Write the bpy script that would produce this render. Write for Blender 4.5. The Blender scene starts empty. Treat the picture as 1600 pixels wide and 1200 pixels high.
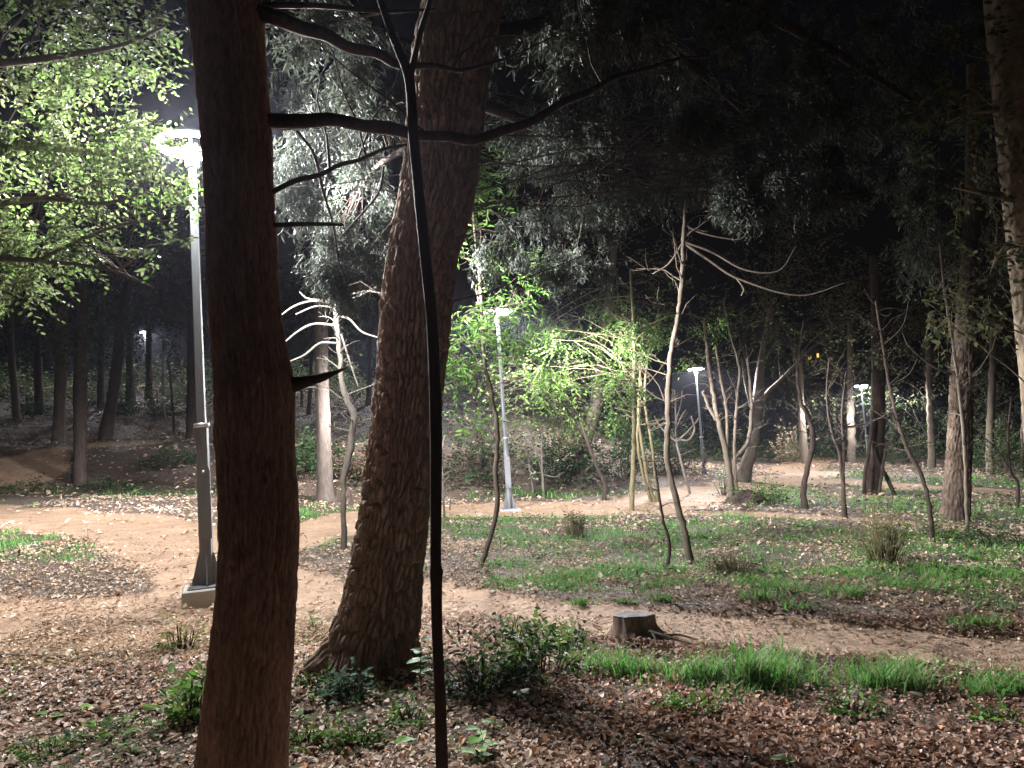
import bpy, math, random
import numpy as np
from mathutils import Vector, Matrix

# ------------------------------------------------------------------ camera
F = 1200.0                                   # focal length in pixels of a 1600 x 1200 frame
PITCH = math.atan(90.0 / F)
ROLL = math.radians(3.8)
cr, sr = math.cos(ROLL), math.sin(ROLL)
def roty(v):
    x, y, z = v
    return np.array([x * cr + z * sr, y, -x * sr + z * cr])
RIGHT = roty((1, 0, 0))
FWD = roty((0, math.cos(PITCH), math.sin(PITCH)))
UP = roty((0, -math.sin(PITCH), math.cos(PITCH)))
EYE = roty((0, 0, 1.6))
scene = bpy.context.scene
COL = scene.collection
cam_d = bpy.data.cameras.new('camera')
cam_d.sensor_width = 36.0
cam_d.lens = 36.0 * F / 1600.0
cam_d.clip_start = 0.05
cam_d.clip_end = 600.0
cam = bpy.data.objects.new('camera', cam_d)
COL.objects.link(cam)
cam.matrix_world = Matrix(((RIGHT[0], UP[0], -FWD[0], EYE[0]), (RIGHT[1], UP[1], -FWD[1], EYE[1]),
                           (RIGHT[2], UP[2], -FWD[2], EYE[2]), (0, 0, 0, 1)))
scene.camera = cam

# ------------------------------------------------------------------ night sky, exposure
w = bpy.data.worlds.new('World')
scene.world = w
w.use_nodes = True
nt = w.node_tree
sky = nt.nodes.new('ShaderNodeTexSky')
sky.sky_type = 'NISHITA'
sky.sun_disc = False
sky.sun_elevation = math.radians(-4.1)
sky.sun_rotation = math.radians(150)
bg = nt.nodes['Background']
nt.links.new(sky.outputs[0], bg.inputs[0])
bg.inputs[1].default_value = 0.15
LAMP_L = 22.0                                # radiance of the lamps' LED rings
LAMP_W = 39500.0                               # power of each lamp
scene.view_settings.view_transform = 'Standard'
scene.view_settings.look = 'None'
scene.view_settings.exposure = 0.0
scene.view_settings.gamma = 1.0
scene.render.engine = 'CYCLES'
cy = scene.cycles
cy.use_denoising = True
try:
    cy.denoiser = 'OPENIMAGEDENOISE'
    cy.denoising_prefilter = 'ACCURATE'
except Exception:
    pass
cy.max_bounces = 5
cy.diffuse_bounces = 4
cy.glossy_bounces = 2
cy.transmission_bounces = 3
cy.caustics_reflective = False
cy.caustics_refractive = False
cy.sample_clamp_indirect = 4.0
cy.use_light_tree = True

rng = np.random.default_rng(11)

# ------------------------------------------------------------------ maths helpers
def hash2(ix, iy, s=0):
    n = (ix.astype(np.int64) * 374761393 + iy.astype(np.int64) * 668265263 + s * 1274126177) & 0xffffffff
    n = ((n ^ (n >> 13)) * 1274126177) & 0xffffffff
    return ((n ^ (n >> 16)) & 0xffffff) / float(0xffffff)
def vnoise(x, y, s=0):
    x = np.asarray(x, float); y = np.asarray(y, float)
    ix = np.floor(x); iy = np.floor(y)
    fx = x - ix; fy = y - iy
    fx = fx * fx * (3 - 2 * fx); fy = fy * fy * (3 - 2 * fy)
    a = hash2(ix, iy, s); b = hash2(ix + 1, iy, s); c = hash2(ix, iy + 1, s); d = hash2(ix + 1, iy + 1, s)
    return (a * (1 - fx) + b * fx) * (1 - fy) + (c * (1 - fx) + d * fx) * fy
def fbm(x, y, s=0, o=3):
    v = 0; a = 0.5; t = 0
    for i in range(o):
        v = v + a * vnoise(x * 2 ** i + 17.3 * i, y * 2 ** i - 9.1 * i, s + i); t += a; a *= 0.5
    return v / t
def sstep(a, b, x):
    t = np.clip((x - a) / (b - a), 0, 1)
    return t * t * (3 - 2 * t)
def norm(v):
    v = np.asarray(v, float)
    return v / (np.linalg.norm(v, axis=-1, keepdims=True) + 1e-12)

# ------------------------------------------------------------------ terrain
def H0(x, y):
    x = np.asarray(x, float); y = np.asarray(y, float)
    a = x / np.maximum(y, 1.0)
    wl = sstep(0.27, -0.05, a)
    foot = 22.0 + 1.2 * np.sin(x * 0.35)
    h = wl * (1.45 * sstep(foot, foot + 5.0, y) + 0.13 * np.clip(y - 28, 0, 45))
    h = h + (1 - wl) * 0.013 * np.clip(y - 30, 0, 60)
    h = h - 0.11 * sstep(5.75, 4.75, y) * sstep(-0.3, -1.5, x) * sstep(-20, -2, y)
    return h
def G(x, y):
    x = np.asarray(x, float); y = np.asarray(y, float)
    far = sstep(3, 30, y)
    h = H0(x, y) + 0.05 * (fbm(x * 0.8, y * 0.8, 3) - 0.5) + 0.03 * (fbm(x * 2.7, y * 2.7, 8) - 0.5)
    h = h + far * 0.35 * (fbm(x * 0.25 + 5, y * 0.25, 5) - 0.5)
    h = h + .07 * np.exp(-((x - 1.06) ** 2 + (y - 6.55) ** 2) / .12)
    return h - x * math.tan(ROLL)
def ray(px, py):
    px = np.asarray(px, float); py = np.asarray(py, float)
    return FWD + ((px - 800) / F)[..., None] * RIGHT + ((600 - py) / F)[..., None] * UP
def at(px, py, d):
    return EYE + ray(px, py) * np.asarray(d, float)[..., None]
def ground_depth(px, py):
    d = ray(px, py)
    ts = np.geomspace(1.5, 140, 900)
    P = EYE + ts[:, None] * d[None]
    below = P[:, 2] < G(P[:, 0], P[:, 1])
    if not below.any():
        return 60.0
    i = int(np.argmax(below))
    lo, hi = ts[max(i - 1, 0)], ts[i]
    for _ in range(16):
        m = (lo + hi) / 2
        p = EYE + m * d
        if p[2] < G(p[0], p[1]): hi = m
        else: lo = m
    return hi
def gpt(px, py):
    return at(px, py, ground_depth(px, py))
def proj(P):
    q = P - EYE
    z = q @ FWD
    return 800 + F * (q @ RIGHT) / z, 600 - F * (q @ UP) / z, z

# ------------------------------------------------------------------ mesh helpers
class MB:
    def __init__(s): s.V = []; s.T = []; s.Q = []; s.C = []; s.n = 0
    def add(s, V, T=None, Q=None, col=(1, 1, 1)):
        V = np.asarray(V, float).reshape(-1, 3)
        s.V.append(V)
        if T is not None and len(T): s.T.append(np.asarray(T, int).reshape(-1, 3) + s.n)
        if Q is not None and len(Q): s.Q.append(np.asarray(Q, int).reshape(-1, 4) + s.n)
        c = np.asarray(col, float)
        if c.ndim == 1: c = np.tile(c, (len(V), 1))
        s.C.append(c); s.n += len(V)
    def mesh(s, name, origin=(0, 0, 0), smooth=True):
        V = np.concatenate(s.V) - np.asarray(origin, float)
        C = np.concatenate(s.C)
        T = np.concatenate(s.T) if s.T else np.zeros((0, 3), int)
        Q = np.concatenate(s.Q) if s.Q else np.zeros((0, 4), int)
        me = bpy.data.meshes.new(name)
        me.vertices.add(len(V)); me.vertices.foreach_set('co', V.astype(np.float32).ravel())
        idx = np.concatenate([T.ravel(), Q.ravel()]).astype(np.int32)
        me.loops.add(len(idx)); me.loops.foreach_set('vertex_index', idx)
        ls = np.concatenate([np.arange(len(T)) * 3, len(T) * 3 + np.arange(len(Q)) * 4]).astype(np.int32)
        me.polygons.add(len(ls)); me.polygons.foreach_set('loop_start', ls)
        me.update(calc_edges=True)
        me.polygons.foreach_set('use_smooth', np.full(len(ls), smooth, bool))
        at_ = me.attributes.new('Col', 'FLOAT_COLOR', 'POINT')
        at_.data.foreach_set('color', np.concatenate([C, np.ones((len(C), 1))], 1).astype(np.float32).ravel())
        me.validate()
        return me
    def build(s, name, mat, parent=None, origin=(0, 0, 0), smooth=True):
        me = s.mesh(name, origin, smooth)
        me.materials.append(mat)
        o = bpy.data.objects.new(name, me)
        COL.objects.link(o)
        if parent is not None: o.parent = parent
        else: o.location = origin
        return o
def thing(name, label, cat, loc, group=None):
    o = bpy.data.objects.new(name, None)
    o.empty_display_size = 0.2
    COL.objects.link(o)
    o.location = loc
    tag(o, label, cat, group)
    return o
def tag(o, label, cat, group=None, kind=None):
    if label: o['label'] = label
    if cat: o['category'] = cat
    if group: o['group'] = group
    if kind: o['kind'] = kind
    return o

def spline(P, n):
    P = np.asarray(P, float)
    if len(P) == 2:
        t = np.linspace(0, 1, n)[:, None]
        return P[0] * (1 - t) + P[1] * t
    seg = np.linalg.norm(np.diff(P[:, :3], axis=0), axis=1)
    s = np.concatenate([[0], np.cumsum(np.maximum(seg, 1e-6))])
    m = np.zeros_like(P)
    for i in range(len(P)):
        a, b = max(i - 1, 0), min(i + 1, len(P) - 1)
        m[i] = (P[b] - P[a]) / (s[b] - s[a])
    t = np.linspace(0, s[-1], n)
    k = np.clip(np.searchsorted(s, t, 'right') - 1, 0, len(P) - 2)
    h = (s[k + 1] - s[k])[:, None]
    u = ((t - s[k])[:, None]) / h
    return ((2 * u**3 - 3 * u**2 + 1) * P[k] + (u**3 - 2 * u**2 + u) * h * m[k]
            + (-2 * u**3 + 3 * u**2) * P[k + 1] + (u**3 - u**2) * h * m[k + 1])
def frames(P):
    T = norm(np.gradient(P, axis=0))
    A = np.zeros_like(T)
    ref = np.array([1.0, 0, 0]) if abs(T[0][0]) < 0.9 else np.array([0, 1.0, 0])
    a = ref - T[0] * (ref @ T[0])
    for i in range(len(P)):
        a = a - T[i] * (a @ T[i]); a = a / (np.linalg.norm(a) + 1e-12)
        A[i] = a
    return T, A, np.cross(T, A)
def tube(mb, P, R, seg=8, col=(1, 1, 1), cap=True, disp=None, colf=None):
    """round tube along P (n,3) with radii R; disp(theta, s) adds to the radius"""
    n = len(P)
    T, A, B = frames(P)
    th = np.linspace(0, 2 * math.pi, seg, endpoint=False)
    r = np.asarray(R, float)[:, None] * np.ones(seg)[None]
    s = np.concatenate([[0], np.cumsum(np.linalg.norm(np.diff(P, axis=0), axis=1))])
    c = None
    if disp is not None:
        dr, c = disp(th[None] * np.ones((n, 1)), s[:, None] * np.ones((1, seg)), r)
        r = r + dr
    V = P[:, None] + r[..., None] * (np.cos(th)[None, :, None] * A[:, None] + np.sin(th)[None, :, None] * B[:, None])
    V = V.reshape(-1, 3)
    i = np.arange(n - 1)[:, None] * seg; j = np.arange(seg)[None]; j2 = (j + 1) % seg
    Q = np.stack([i + j, i + j2, i + seg + j2, i + seg + j], -1).reshape(-1, 4)
    cc = col if c is None else c.reshape(-1, 3)
    tri = None
    if cap:
        V = np.concatenate([V, P[-1:] + T[-1:] * R[-1] * 0.4])
        k = (n - 1) * seg
        tri = np.stack([k + np.arange(seg), k + (np.arange(seg) + 1) % seg, np.full(seg, n * seg)], -1)
        if c is not None: cc = np.concatenate([cc, cc[-1:]])
    mb.add(V, tri, Q, cc)
def stick(mb, a, b, r0, r1, col=(1, 1, 1)):
    tube(mb, np.array([a, b]), [r0, r1], 4, col)
def box(mb, c, sx, sy, sz, col=(1, 1, 1), rz=0.0, bev=0.0, taper=1.0):
    c = np.asarray(c, float); b = bev
    prof = [(-sz / 2, 1 - 0), (sz / 2 - b, taper), (sz / 2, taper)] if b else [(-sz / 2, 1), (sz / 2, taper)]
    V = []
    for k, (z, t) in enumerate(prof):
        ins = b if (b and k == 2) else 0
        x, y = sx / 2 * t - ins, sy / 2 * t - ins
        V += [(-x, -y, z), (x, -y, z), (x, y, z), (-x, y, z)]
    V = np.array(V, float)
    ca, sa = math.cos(rz), math.sin(rz)
    V = np.stack([V[:, 0] * ca - V[:, 1] * sa, V[:, 0] * sa + V[:, 1] * ca, V[:, 2]], 1) + c
    Q = [(3, 2, 1, 0)]
    for k in range(len(prof) - 1):
        o = 4 * k
        Q += [(o + i, o + (i + 1) % 4, o + 4 + (i + 1) % 4, o + 4 + i) for i in range(4)]
    o = 4 * (len(prof) - 1)
    Q.append((o, o + 1, o + 2, o + 3))
    mb.add(V, None, Q, col)

# leaf templates: vertices in (length, width, normal) and faces
OVAL = (np.array([(0, 0, 0), (.28, .24, .05), (.68, .22, .03), (1, 0, -.06), (.68, -.22, .03), (.28, -.24, .05)]), None, [(0, 3, 2, 1), (0, 5, 4, 3)])
DIAM = (np.array([(0, 0, 0), (.45, .27, .05), (1, 0, -.05), (.45, -.27, .05)]), [(0, 2, 1), (0, 3, 2)], None)
LANCE = (np.array([(0, 0, 0), (.3, .15, .04), (.68, .13, .0), (1, 0, -.14), (.68, -.13, .0), (.3, -.15, .04)]), None, [(0, 3, 2, 1), (0, 5, 4, 3)])
def spray_template():
    r = np.random.default_rng(5)
    V = []; T = []
    def bl(p, d, L, wd):
        d = norm(d); s = norm(np.cross(d, r.standard_normal(3)))
        k = len(V)
        V.extend([p - s * wd * .3, p + d * L * .5 + s * wd, p + d * L, p + d * L * .45 - s * wd * .8])
        T.extend([(k, k + 1, k + 2), (k, k + 2, k + 3)])
    for i in range(17):
        t = (i + r.random()) / 17
        p = np.array([t, .10 * math.sin(t * 5) + .16 * r.normal(), .16 * r.normal() - .1 * t * t])
        bl(p * np.array([1, t + .2, t + .2]), np.array([1.0 + .4 * r.random(), .75 * r.normal(), .75 * r.normal()]), .34 * (.6 + .7 * r.random()), .036)
    return (np.array(V), T, None)
SPRAY = spray_template()
def scatter(mb, P, D, N, S, tmpl, cols):
    """instances of a template: length axis D, normal about N, size S"""
    tv, tt, tq = tmpl
    D = norm(D); Y = norm(np.cross(N, D)); Z = np.cross(D, Y)
    S = np.asarray(S, float)[:, None, None]
    V = P[:, None] + S * (tv[None, :, 0:1] * D[:, None] + tv[None, :, 1:2] * Y[:, None] + tv[None, :, 2:3] * Z[:, None])
    n, k = len(P), len(tv)
    off = (np.arange(n) * k)[:, None, None]
    T = (np.asarray(tt)[None] + off).reshape(-1, 3) if tt is not None else None
    Q = (np.asarray(tq)[None] + off).reshape(-1, 4) if tq is not None else None
    mb.add(V.reshape(-1, 3), T, Q, np.repeat(cols, k, 0))
def pick(pal, n, r=rng, jit=.18):
    pal = np.asarray(pal, float)
    c = pal[r.integers(0, len(pal), n)]
    return c * (1 + jit * r.standard_normal((n, 1))).clip(.4, 1.7)
def rdir(n, r=rng):
    return norm(r.standard_normal((n, 3)))

# ------------------------------------------------------------------ materials
def mat(name):
    m = bpy.data.materials.new(name); m.use_nodes = True
    t = m.node_tree; p = t.nodes['Principled BSDF']
    return m, t, p
def nd(t, k, **kw):
    n = t.nodes.new(k)
    for a, b in kw.items(): setattr(n, a, b)
    return n
def noise_node(t, scale, detail=4, vec=None, rough=.6):
    n = nd(t, 'ShaderNodeTexNoise'); n.inputs['Scale'].default_value = scale
    n.inputs['Detail'].default_value = detail; n.inputs['Roughness'].default_value = rough
    if vec: t.links.new(vec, n.inputs['Vector'])
    return n
def mapped(t, scale):
    tc = nd(t, 'ShaderNodeTexCoord'); mp = nd(t, 'ShaderNodeMapping')
    mp.inputs['Scale'].default_value = scale
    t.links.new(tc.outputs['Object'], mp.inputs['Vector'])
    return mp.outputs[0]
def mulcol(t, a, b):
    m = nd(t, 'ShaderNodeMix', data_type='RGBA', blend_type='MULTIPLY'); m.inputs[0].default_value = 1
    t.links.new(a, m.inputs[6]); t.links.new(b, m.inputs[7])
    return m.outputs[2]
def ramp(t, fac, stops):
    r = nd(t, 'ShaderNodeValToRGB')
    e = r.color_ramp.elements
    while len(e) < len(stops): e.new(.5)
    for el, (p, c) in zip(e, stops): el.position = p; el.color = (*c, 1)
    t.links.new(fac, r.inputs[0])
    return r.outputs[0]
def bump(t, p, h, strength, dist):
    b = nd(t, 'ShaderNodeBump'); b.inputs['Strength'].default_value = strength; b.inputs['Distance'].default_value = dist
    t.links.new(h, b.inputs['Height']); t.links.new(b.outputs[0], p.inputs['Normal'])
def col_attr(t):
    a = nd(t, 'ShaderNodeAttribute'); a.attribute_name = 'Col'
    return a.outputs['Color']

def mat_bark(name, c1, c2, stretch=.25, scale=18, bdist=.012, spots=None):
    m, t, p = mat(name)
    v = mapped(t, (1, 1, stretch))
    n1 = noise_node(t, scale, 6, v, .65)
    n2 = noise_node(t, scale * 5, 4, v, .7)
    big = noise_node(t, 1.7, 3)
    c = ramp(t, n1.outputs[0], [(.3, c2), (.68, c1)])
    g = ramp(t, big.outputs[0], [(.25, (.68, .66, .66)), (.75, (1.12, 1.06, 1.0))])
    c = mulcol(t, c, g)
    if spots:
        n3 = noise_node(t, spots[0], 3, mapped(t, (1, 1, .6)))
        mk = ramp(t, n3.outputs[0], [(spots[1], (0, 0, 0)), (spots[1] + .04, (1, 1, 1))])
        mx = nd(t, 'ShaderNodeMix', data_type='RGBA'); t.links.new(mk, mx.inputs[0]); t.links.new(c, mx.inputs[6])
        mx.inputs[7].default_value = (*spots[2], 1); c = mx.outputs[2]
    c = mulcol(t, c, col_attr(t))
    t.links.new(c, p.inputs['Base Color'])
    p.inputs['Roughness'].default_value = .9
    p.inputs['Specular IOR Level'].default_value = .03
    ad = nd(t, 'ShaderNodeMath', operation='MULTIPLY_ADD'); ad.inputs[1].default_value = .45
    t.links.new(n2.outputs[0], ad.inputs[0]); t.links.new(n1.outputs[0], ad.inputs[2])
    bump(t, p, ad.outputs[0], .9, bdist)
    return m
def mat_leaf(name, trans=.35, rough=.5, spec=.35):
    m, t, p = mat(name)
    c = col_attr(t)
    n = noise_node(t, 9, 2)
    c = mulcol(t, c, ramp(t, n.outputs[0], [(.25, (.75, .75, .75)), (.75, (1.2, 1.2, 1.1))]))
    t.links.new(c, p.inputs['Base Color'])
    p.inputs['Roughness'].default_value = rough
    p.inputs['Specular IOR Level'].default_value = spec
    tr = nd(t, 'ShaderNodeBsdfTranslucent'); t.links.new(c, tr.inputs[0])
    mx = nd(t, 'ShaderNodeMixShader'); mx.inputs[0].default_value = trans
    t.links.new(p.outputs[0], mx.inputs[1]); t.links.new(tr.outputs[0], mx.inputs[2])
    t.links.new(mx.outputs[0], t.nodes['Material Output'].inputs[0])
    return m
def mat_plain(name, c, rough=.6, metal=0, var=.25, scale=20, bd=.002):
    m, t, p = mat(name)
    n = noise_node(t, scale, 5)
    a = tuple(x * (1 - var) for x in c); b = tuple(x * (1 + var) for x in c)
    t.links.new(ramp(t, n.outputs[0], [(.3, a), (.7, b)]), p.inputs['Base Color'])
    p.inputs['Roughness'].default_value = rough; p.inputs['Metallic'].default_value = metal
    bump(t, p, n.outputs[0], .5, bd)
    return m

M_RED = mat_bark('reddish_fibrous_bark', (.40, .275, .225), (.170, .110, .088), .30, 70, .008)
M_PINE = mat_bark('furrowed_pine_bark', (.280, .228, .196), (.125, .098, .082), .30, 46, .012)
M_GREY = mat_bark('grey_brown_bark', (.165, .140, .112), (.085, .070, .056), .25, 30, .008)
M_ROUGH = mat_bark('rough_dark_bark', (.125, .100, .082), (.060, .046, .038), .35, 26, .012)
M_TRUNK = mat_bark('pinkish_grey_bark', (.150, .126, .112), (.080, .066, .058), .25, 22, .012)
M_TWIG = mat_bark('weathered_twig_bark', (.120, .108, .092), (.070, .062, .052), .3, 30, .004)
M_PALE = mat_bark('pale_bark', (.205, .182, .160), (.120, .104, .088), .3, 24, .006)
M_DARK = mat_bark('dark_bark', (.085, .066, .055), (.040, .030, .026), .25, 26, .010)
M_OLIVE = mat_bark('olive_stem_bark', (.170, .150, .090), (.085, .075, .045), .3, 40, .004)
M_FLAKE = mat_bark('flaking_mottled_bark', (.30, .255, .20), (.150, .115, .090), .6, 9, .012, (7.0, .58, (.10, .10, .075)))
M_LEAF = mat_leaf('leaf', .35, .65, .12)
M_NEEDLE = mat_leaf('conifer_foliage', .15, .7, .2)
M_GRASS = mat_leaf('grass', .3, .7, .08)
M_LITTER = mat_leaf('dry_leaf', .12, .9, .05)
M_METAL = mat_plain('galvanised_steel', (.145, .148, .155), .6, .25, .12, 14, .0006)
M_BOLT = mat_plain('bolt_steel', (.5, .5, .5), .35, .8, .1, 30, .0005)
M_CAP = mat_plain('grey_lamp_housing', (.22, .22, .23), .45, .3, .1, 12, .0005)
M_CONC = mat_plain('concrete', (.42, .40, .37), .9, 0, .22, 35, .004)
M_STONE = mat_plain('stone', (.34, .31, .28), .85, 0, .3, 25, .004)
m, t, p = mat('led_ring'); M_LED = m
p.inputs['Base Color'].default_value = (.9, .9, .9, 1)
p.inputs['Emission Color'].default_value = (.96, .98, 1.0, 1)
p.inputs['Emission Strength'].default_value = LAMP_L

# ------------------------------------------------------------------ paths (trodden earth), as lines on the ground
def flat(px, py):
    """pixel -> plan position on the even slope"""
    d = ray(px, py)
    n = roty((0, 0, 1))
    tt = -(EYE @ n) / (d @ n)
    q = EYE + tt * d
    return q[0], q[1]
PATHS = []
def add_path(pts, wd):
    PATHS.append([(flat(x, y)) + (w_,) for (x, y), w_ in zip(pts, wd)])
add_path([(-260, 1005), (0, 975), (220, 962), (420, 935), (620, 925), (800, 945), (960, 968), (1200, 985), (1450, 1005), (1750, 1035)],
         [1.6, 1.45, 1.3, 1.05, .80, .66, .62, .66, .70, .72])
add_path([(420, 915), (330, 880), (260, 840), (150, 815), (-50, 800), (-300, 795)], [.9, 1.0, 1.1, 1.4, 1.5, 1.5])
add_path([(330, 880), (430, 850), (560, 810), (690, 800), (840, 796), (980, 792), (1090, 770), (1200, 752), (1290, 742)], [.5, .7, 1.0, 1.6, 1.9, 1.7, 1.5, 1.4, 1.6])
add_path([(980, 800), (1150, 800), (1300, 808), (1440, 818), (1600, 835), (1800, 845)], [.3, .35, .5, .45, .5, .5])
add_path([(1180, 752), (1330, 752), (1450, 762), (1600, 772), (1800, 780)], [.8, .9, .9, 1.0, 1.0])
hp = []
for (x, y), w_ in zip([(-80, 765), (0, 750), (45, 728), (80, 708), (130, 694), (230, 690)], [1.6, 1.5, 1.0, .7, .7, .6]):
    g = gpt(x, y); hp.append((g[0], g[1], w_))
PATHS.append(hp)
hp = []
for (x, y), w_ in zip([(1230, 738), (1260, 722), (1310, 708), (1335, 700)], [1.5, 1.3, 1.2, 1.2]):
    g = gpt(x, y); hp.append((g[0], g[1], w_))
PATHS.append(hp)
def path_mask(x, y):
    """1 on bare trodden earth, 0 off it"""
    x = np.asarray(x, float); y = np.asarray(y, float)
    best = np.full(x.shape, 9.0)
    for pl in PATHS:
        for (ax, ay, aw), (bx, by, bw) in zip(pl[:-1], pl[1:]):
            dx, dy = bx - ax, by - ay
            u = np.clip(((x - ax) * dx + (y - ay) * dy) / (dx * dx + dy * dy + 1e-9), 0, 1)
            dd = np.hypot(x - ax - u * dx, y - ay - u * dy) / (aw + (bw - aw) * u)
            best = np.minimum(best, dd)
    nz = fbm(x * 1.1, y * 1.1, 21, 4) - .5
    return sstep(1.18, .78, best + nz * .75)

# ------------------------------------------------------------------ ground sheet
def ground_material():
    m, t, p = mat('forest_floor')
    tc = nd(t, 'ShaderNodeTexCoord')
    ob = tc.outputs['Object']
    pa = nd(t, 'ShaderNodeAttribute'); pa.attribute_name = 'Col'
    sp = nd(t, 'ShaderNodeSeparateColor'); t.links.new(pa.outputs['Color'], sp.inputs[0])
    nA = noise_node(t, 2.2, 8, ob, .65); nB = noise_node(t, 16, 6, ob, .7); nC = noise_node(t, 70, 4, ob, .7)
    earth = ramp(t, nB.outputs[0], [(.28, (.195, .125, .084)), (.5, (.325, .225, .150)), (.75, (.430, .320, .228))])
    earth = mulcol(t, earth, ramp(t, nA.outputs[0], [(.3, (.72, .66, .64)), (.7, (1.15, 1.1, 1.06))]))
    soil = ramp(t, nB.outputs[0], [(.3, (.055, .040, .032)), (.55, (.120, .088, .068)), (.78, (.220, .168, .132))])
    soil = mulcol(t, soil, ramp(t, nC.outputs[0], [(.35, (.6, .6, .6)), (.65, (1.25, 1.2, 1.2))]))
    green = ramp(t, nB.outputs[0], [(.3, (.022, .036, .016)), (.6, (.055, .095, .034)), (.8, (.11, .125, .065))])
    m1 = nd(t, 'ShaderNodeMix', data_type='RGBA'); t.links.new(sp.outputs[1], m1.inputs[0]); t.links.new(soil, m1.inputs[6]); t.links.new(green, m1.inputs[7])
    # path factor broken up by fine noise
    ad = nd(t, 'ShaderNodeMath', operation='MULTIPLY_ADD'); ad.inputs[1].default_value = .9; t.links.new(nB.outputs[0], ad.inputs[0])
    t.links.new(sp.outputs[0], ad.inputs[2])
    mr = nd(t, 'ShaderNodeMapRange'); mr.inputs[1].default_value = .72; mr.inputs[2].default_value = 1.12
    t.links.new(ad.outputs[0], mr.inputs[0])
    m2 = nd(t, 'ShaderNodeMix', data_type='RGBA'); t.links.new(mr.outputs[0], m2.inputs[0]); t.links.new(m1.outputs[2], m2.inputs[6]); t.links.new(earth, m2.inputs[7])
    t.links.new(m2.outputs[2], p.inputs['Base Color'])
    p.inputs['Roughness'].default_value = .95; p.inputs['Specular IOR Level'].default_value = .15
    hh = nd(t, 'ShaderNodeMath', operation='MULTIPLY_ADD'); hh.inputs[1].default_value = .35
    t.links.new(nC.outputs[0], hh.inputs[0]); t.links.new(nB.outputs[0], hh.inputs[2])
    bump(t, p, hh.outputs[0], 1.0, .035)
    return m
M_GROUND = ground_material()

# grassy areas: pixel ellipses (cx, cy, rx, ry, strength) on the photographed ground
GRASS = [(60, 850, 90, 28, .8), (20, 800, 60, 14, .6), (500, 815, 70, 25, .9), (500, 850, 60, 20, .7), (770, 822, 110, 18, 1.0), (900, 815, 90, 16, .7),
         (840, 770, 130, 12, .9), (1000, 850, 220, 40, .8), (880, 890, 130, 35, .7), (1000, 900, 120, 25, .8), (1150, 870, 120, 30, .8),
         (1300, 900, 170, 28, 1.0), (1450, 905, 180, 22, .9), (1150, 820, 160, 16, .7), (1330, 845, 150, 20, .8), (1480, 870, 160, 35, .8),
         (1330, 745, 70, 10, .8), (1480, 760, 160, 14, .8), (1230, 778, 90, 14, .8), (1400, 790, 120, 12, .8), (950, 1030, 110, 26, .5),
         (1180, 1050, 150, 42, 1.0), (1400, 1062, 150, 34, 1.0), (1570, 1078, 100, 26, 1.0), (1040, 1050, 90, 30, .8), (560, 1110, 120, 60, .25), (480, 1080, 70, 50, .3), (820, 1040, 90, 30, .4), (150, 1180, 180, 30, .3), (700, 1180, 150, 30, .3), (200, 768, 150, 10, .6), (650, 770, 90, 12, .5), (1560, 930, 90, 30, .6),
         (1010, 770, 60, 10, .7), (1170, 712, 60, 8, .8), (1550, 800, 100, 16, .7)]
def grass_mask(x, y):
    P = np.stack([x, y, G(x, y)], -1)
    px, py, z = proj(P)
    g = np.zeros(x.shape)
    for cx, cy_, rx, ry, s in GRASS:
        d = np.hypot((px - cx) / rx, (py - cy_) / ry)
        g = np.maximum(g, s * sstep(1.25, .55, d + .9 * (fbm(x * 1.4, y * 1.4, 31) - .5)))
    return np.where(z > 1, g, 0)

def axis(lo, hi, n, c, k):
    """grid lines, dense about c"""
    a = np.arcsinh((lo - c) / k); b = np.arcsinh((hi - c) / k)
    return c + k * np.sinh(np.linspace(a, b, n))
gx = axis(-90, 90, 420, 0, 2.6)
gy = axis(-12, 190, 480, 4.2, 2.6)
X, Y = np.meshgrid(gx, gy)
PM = path_mask(X, Y)
GM = grass_mask(X, Y) * (1 - PM) * sstep(.32, .56, fbm(X * 1.7, Y * 1.7, 91))
Z = G(X, Y) - .03 * PM + .05 * (fbm(X * 6, Y * 6, 55) - .5) * (1 - PM * .75) * sstep(14, 5, Y)
V = np.stack([X, Y, Z], -1).reshape(-1, 3)
nx = len(gx)
ii, jj = np.meshgrid(np.arange(len(gy) - 1), np.arange(nx - 1), indexing='ij')
Q = np.stack([ii * nx + jj, ii * nx + jj + 1, (ii + 1) * nx + jj + 1, (ii + 1) * nx + jj], -1).reshape(-1, 4)
pf = PM.reshape(-1)[Q].mean(1) > .5
C = np.stack([PM.reshape(-1), GM.reshape(-1), np.zeros(PM.size)], -1)
for nm, sel in (('ground', ~pf), ('path', pf)):
    q = Q[sel]
    u, inv = np.unique(q, return_inverse=True)
    mb = MB(); mb.add(V[u], None, inv.reshape(-1, 4), C[u])
    tag(mb.build(nm, M_GROUND), None, None, kind='structure')

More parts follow.
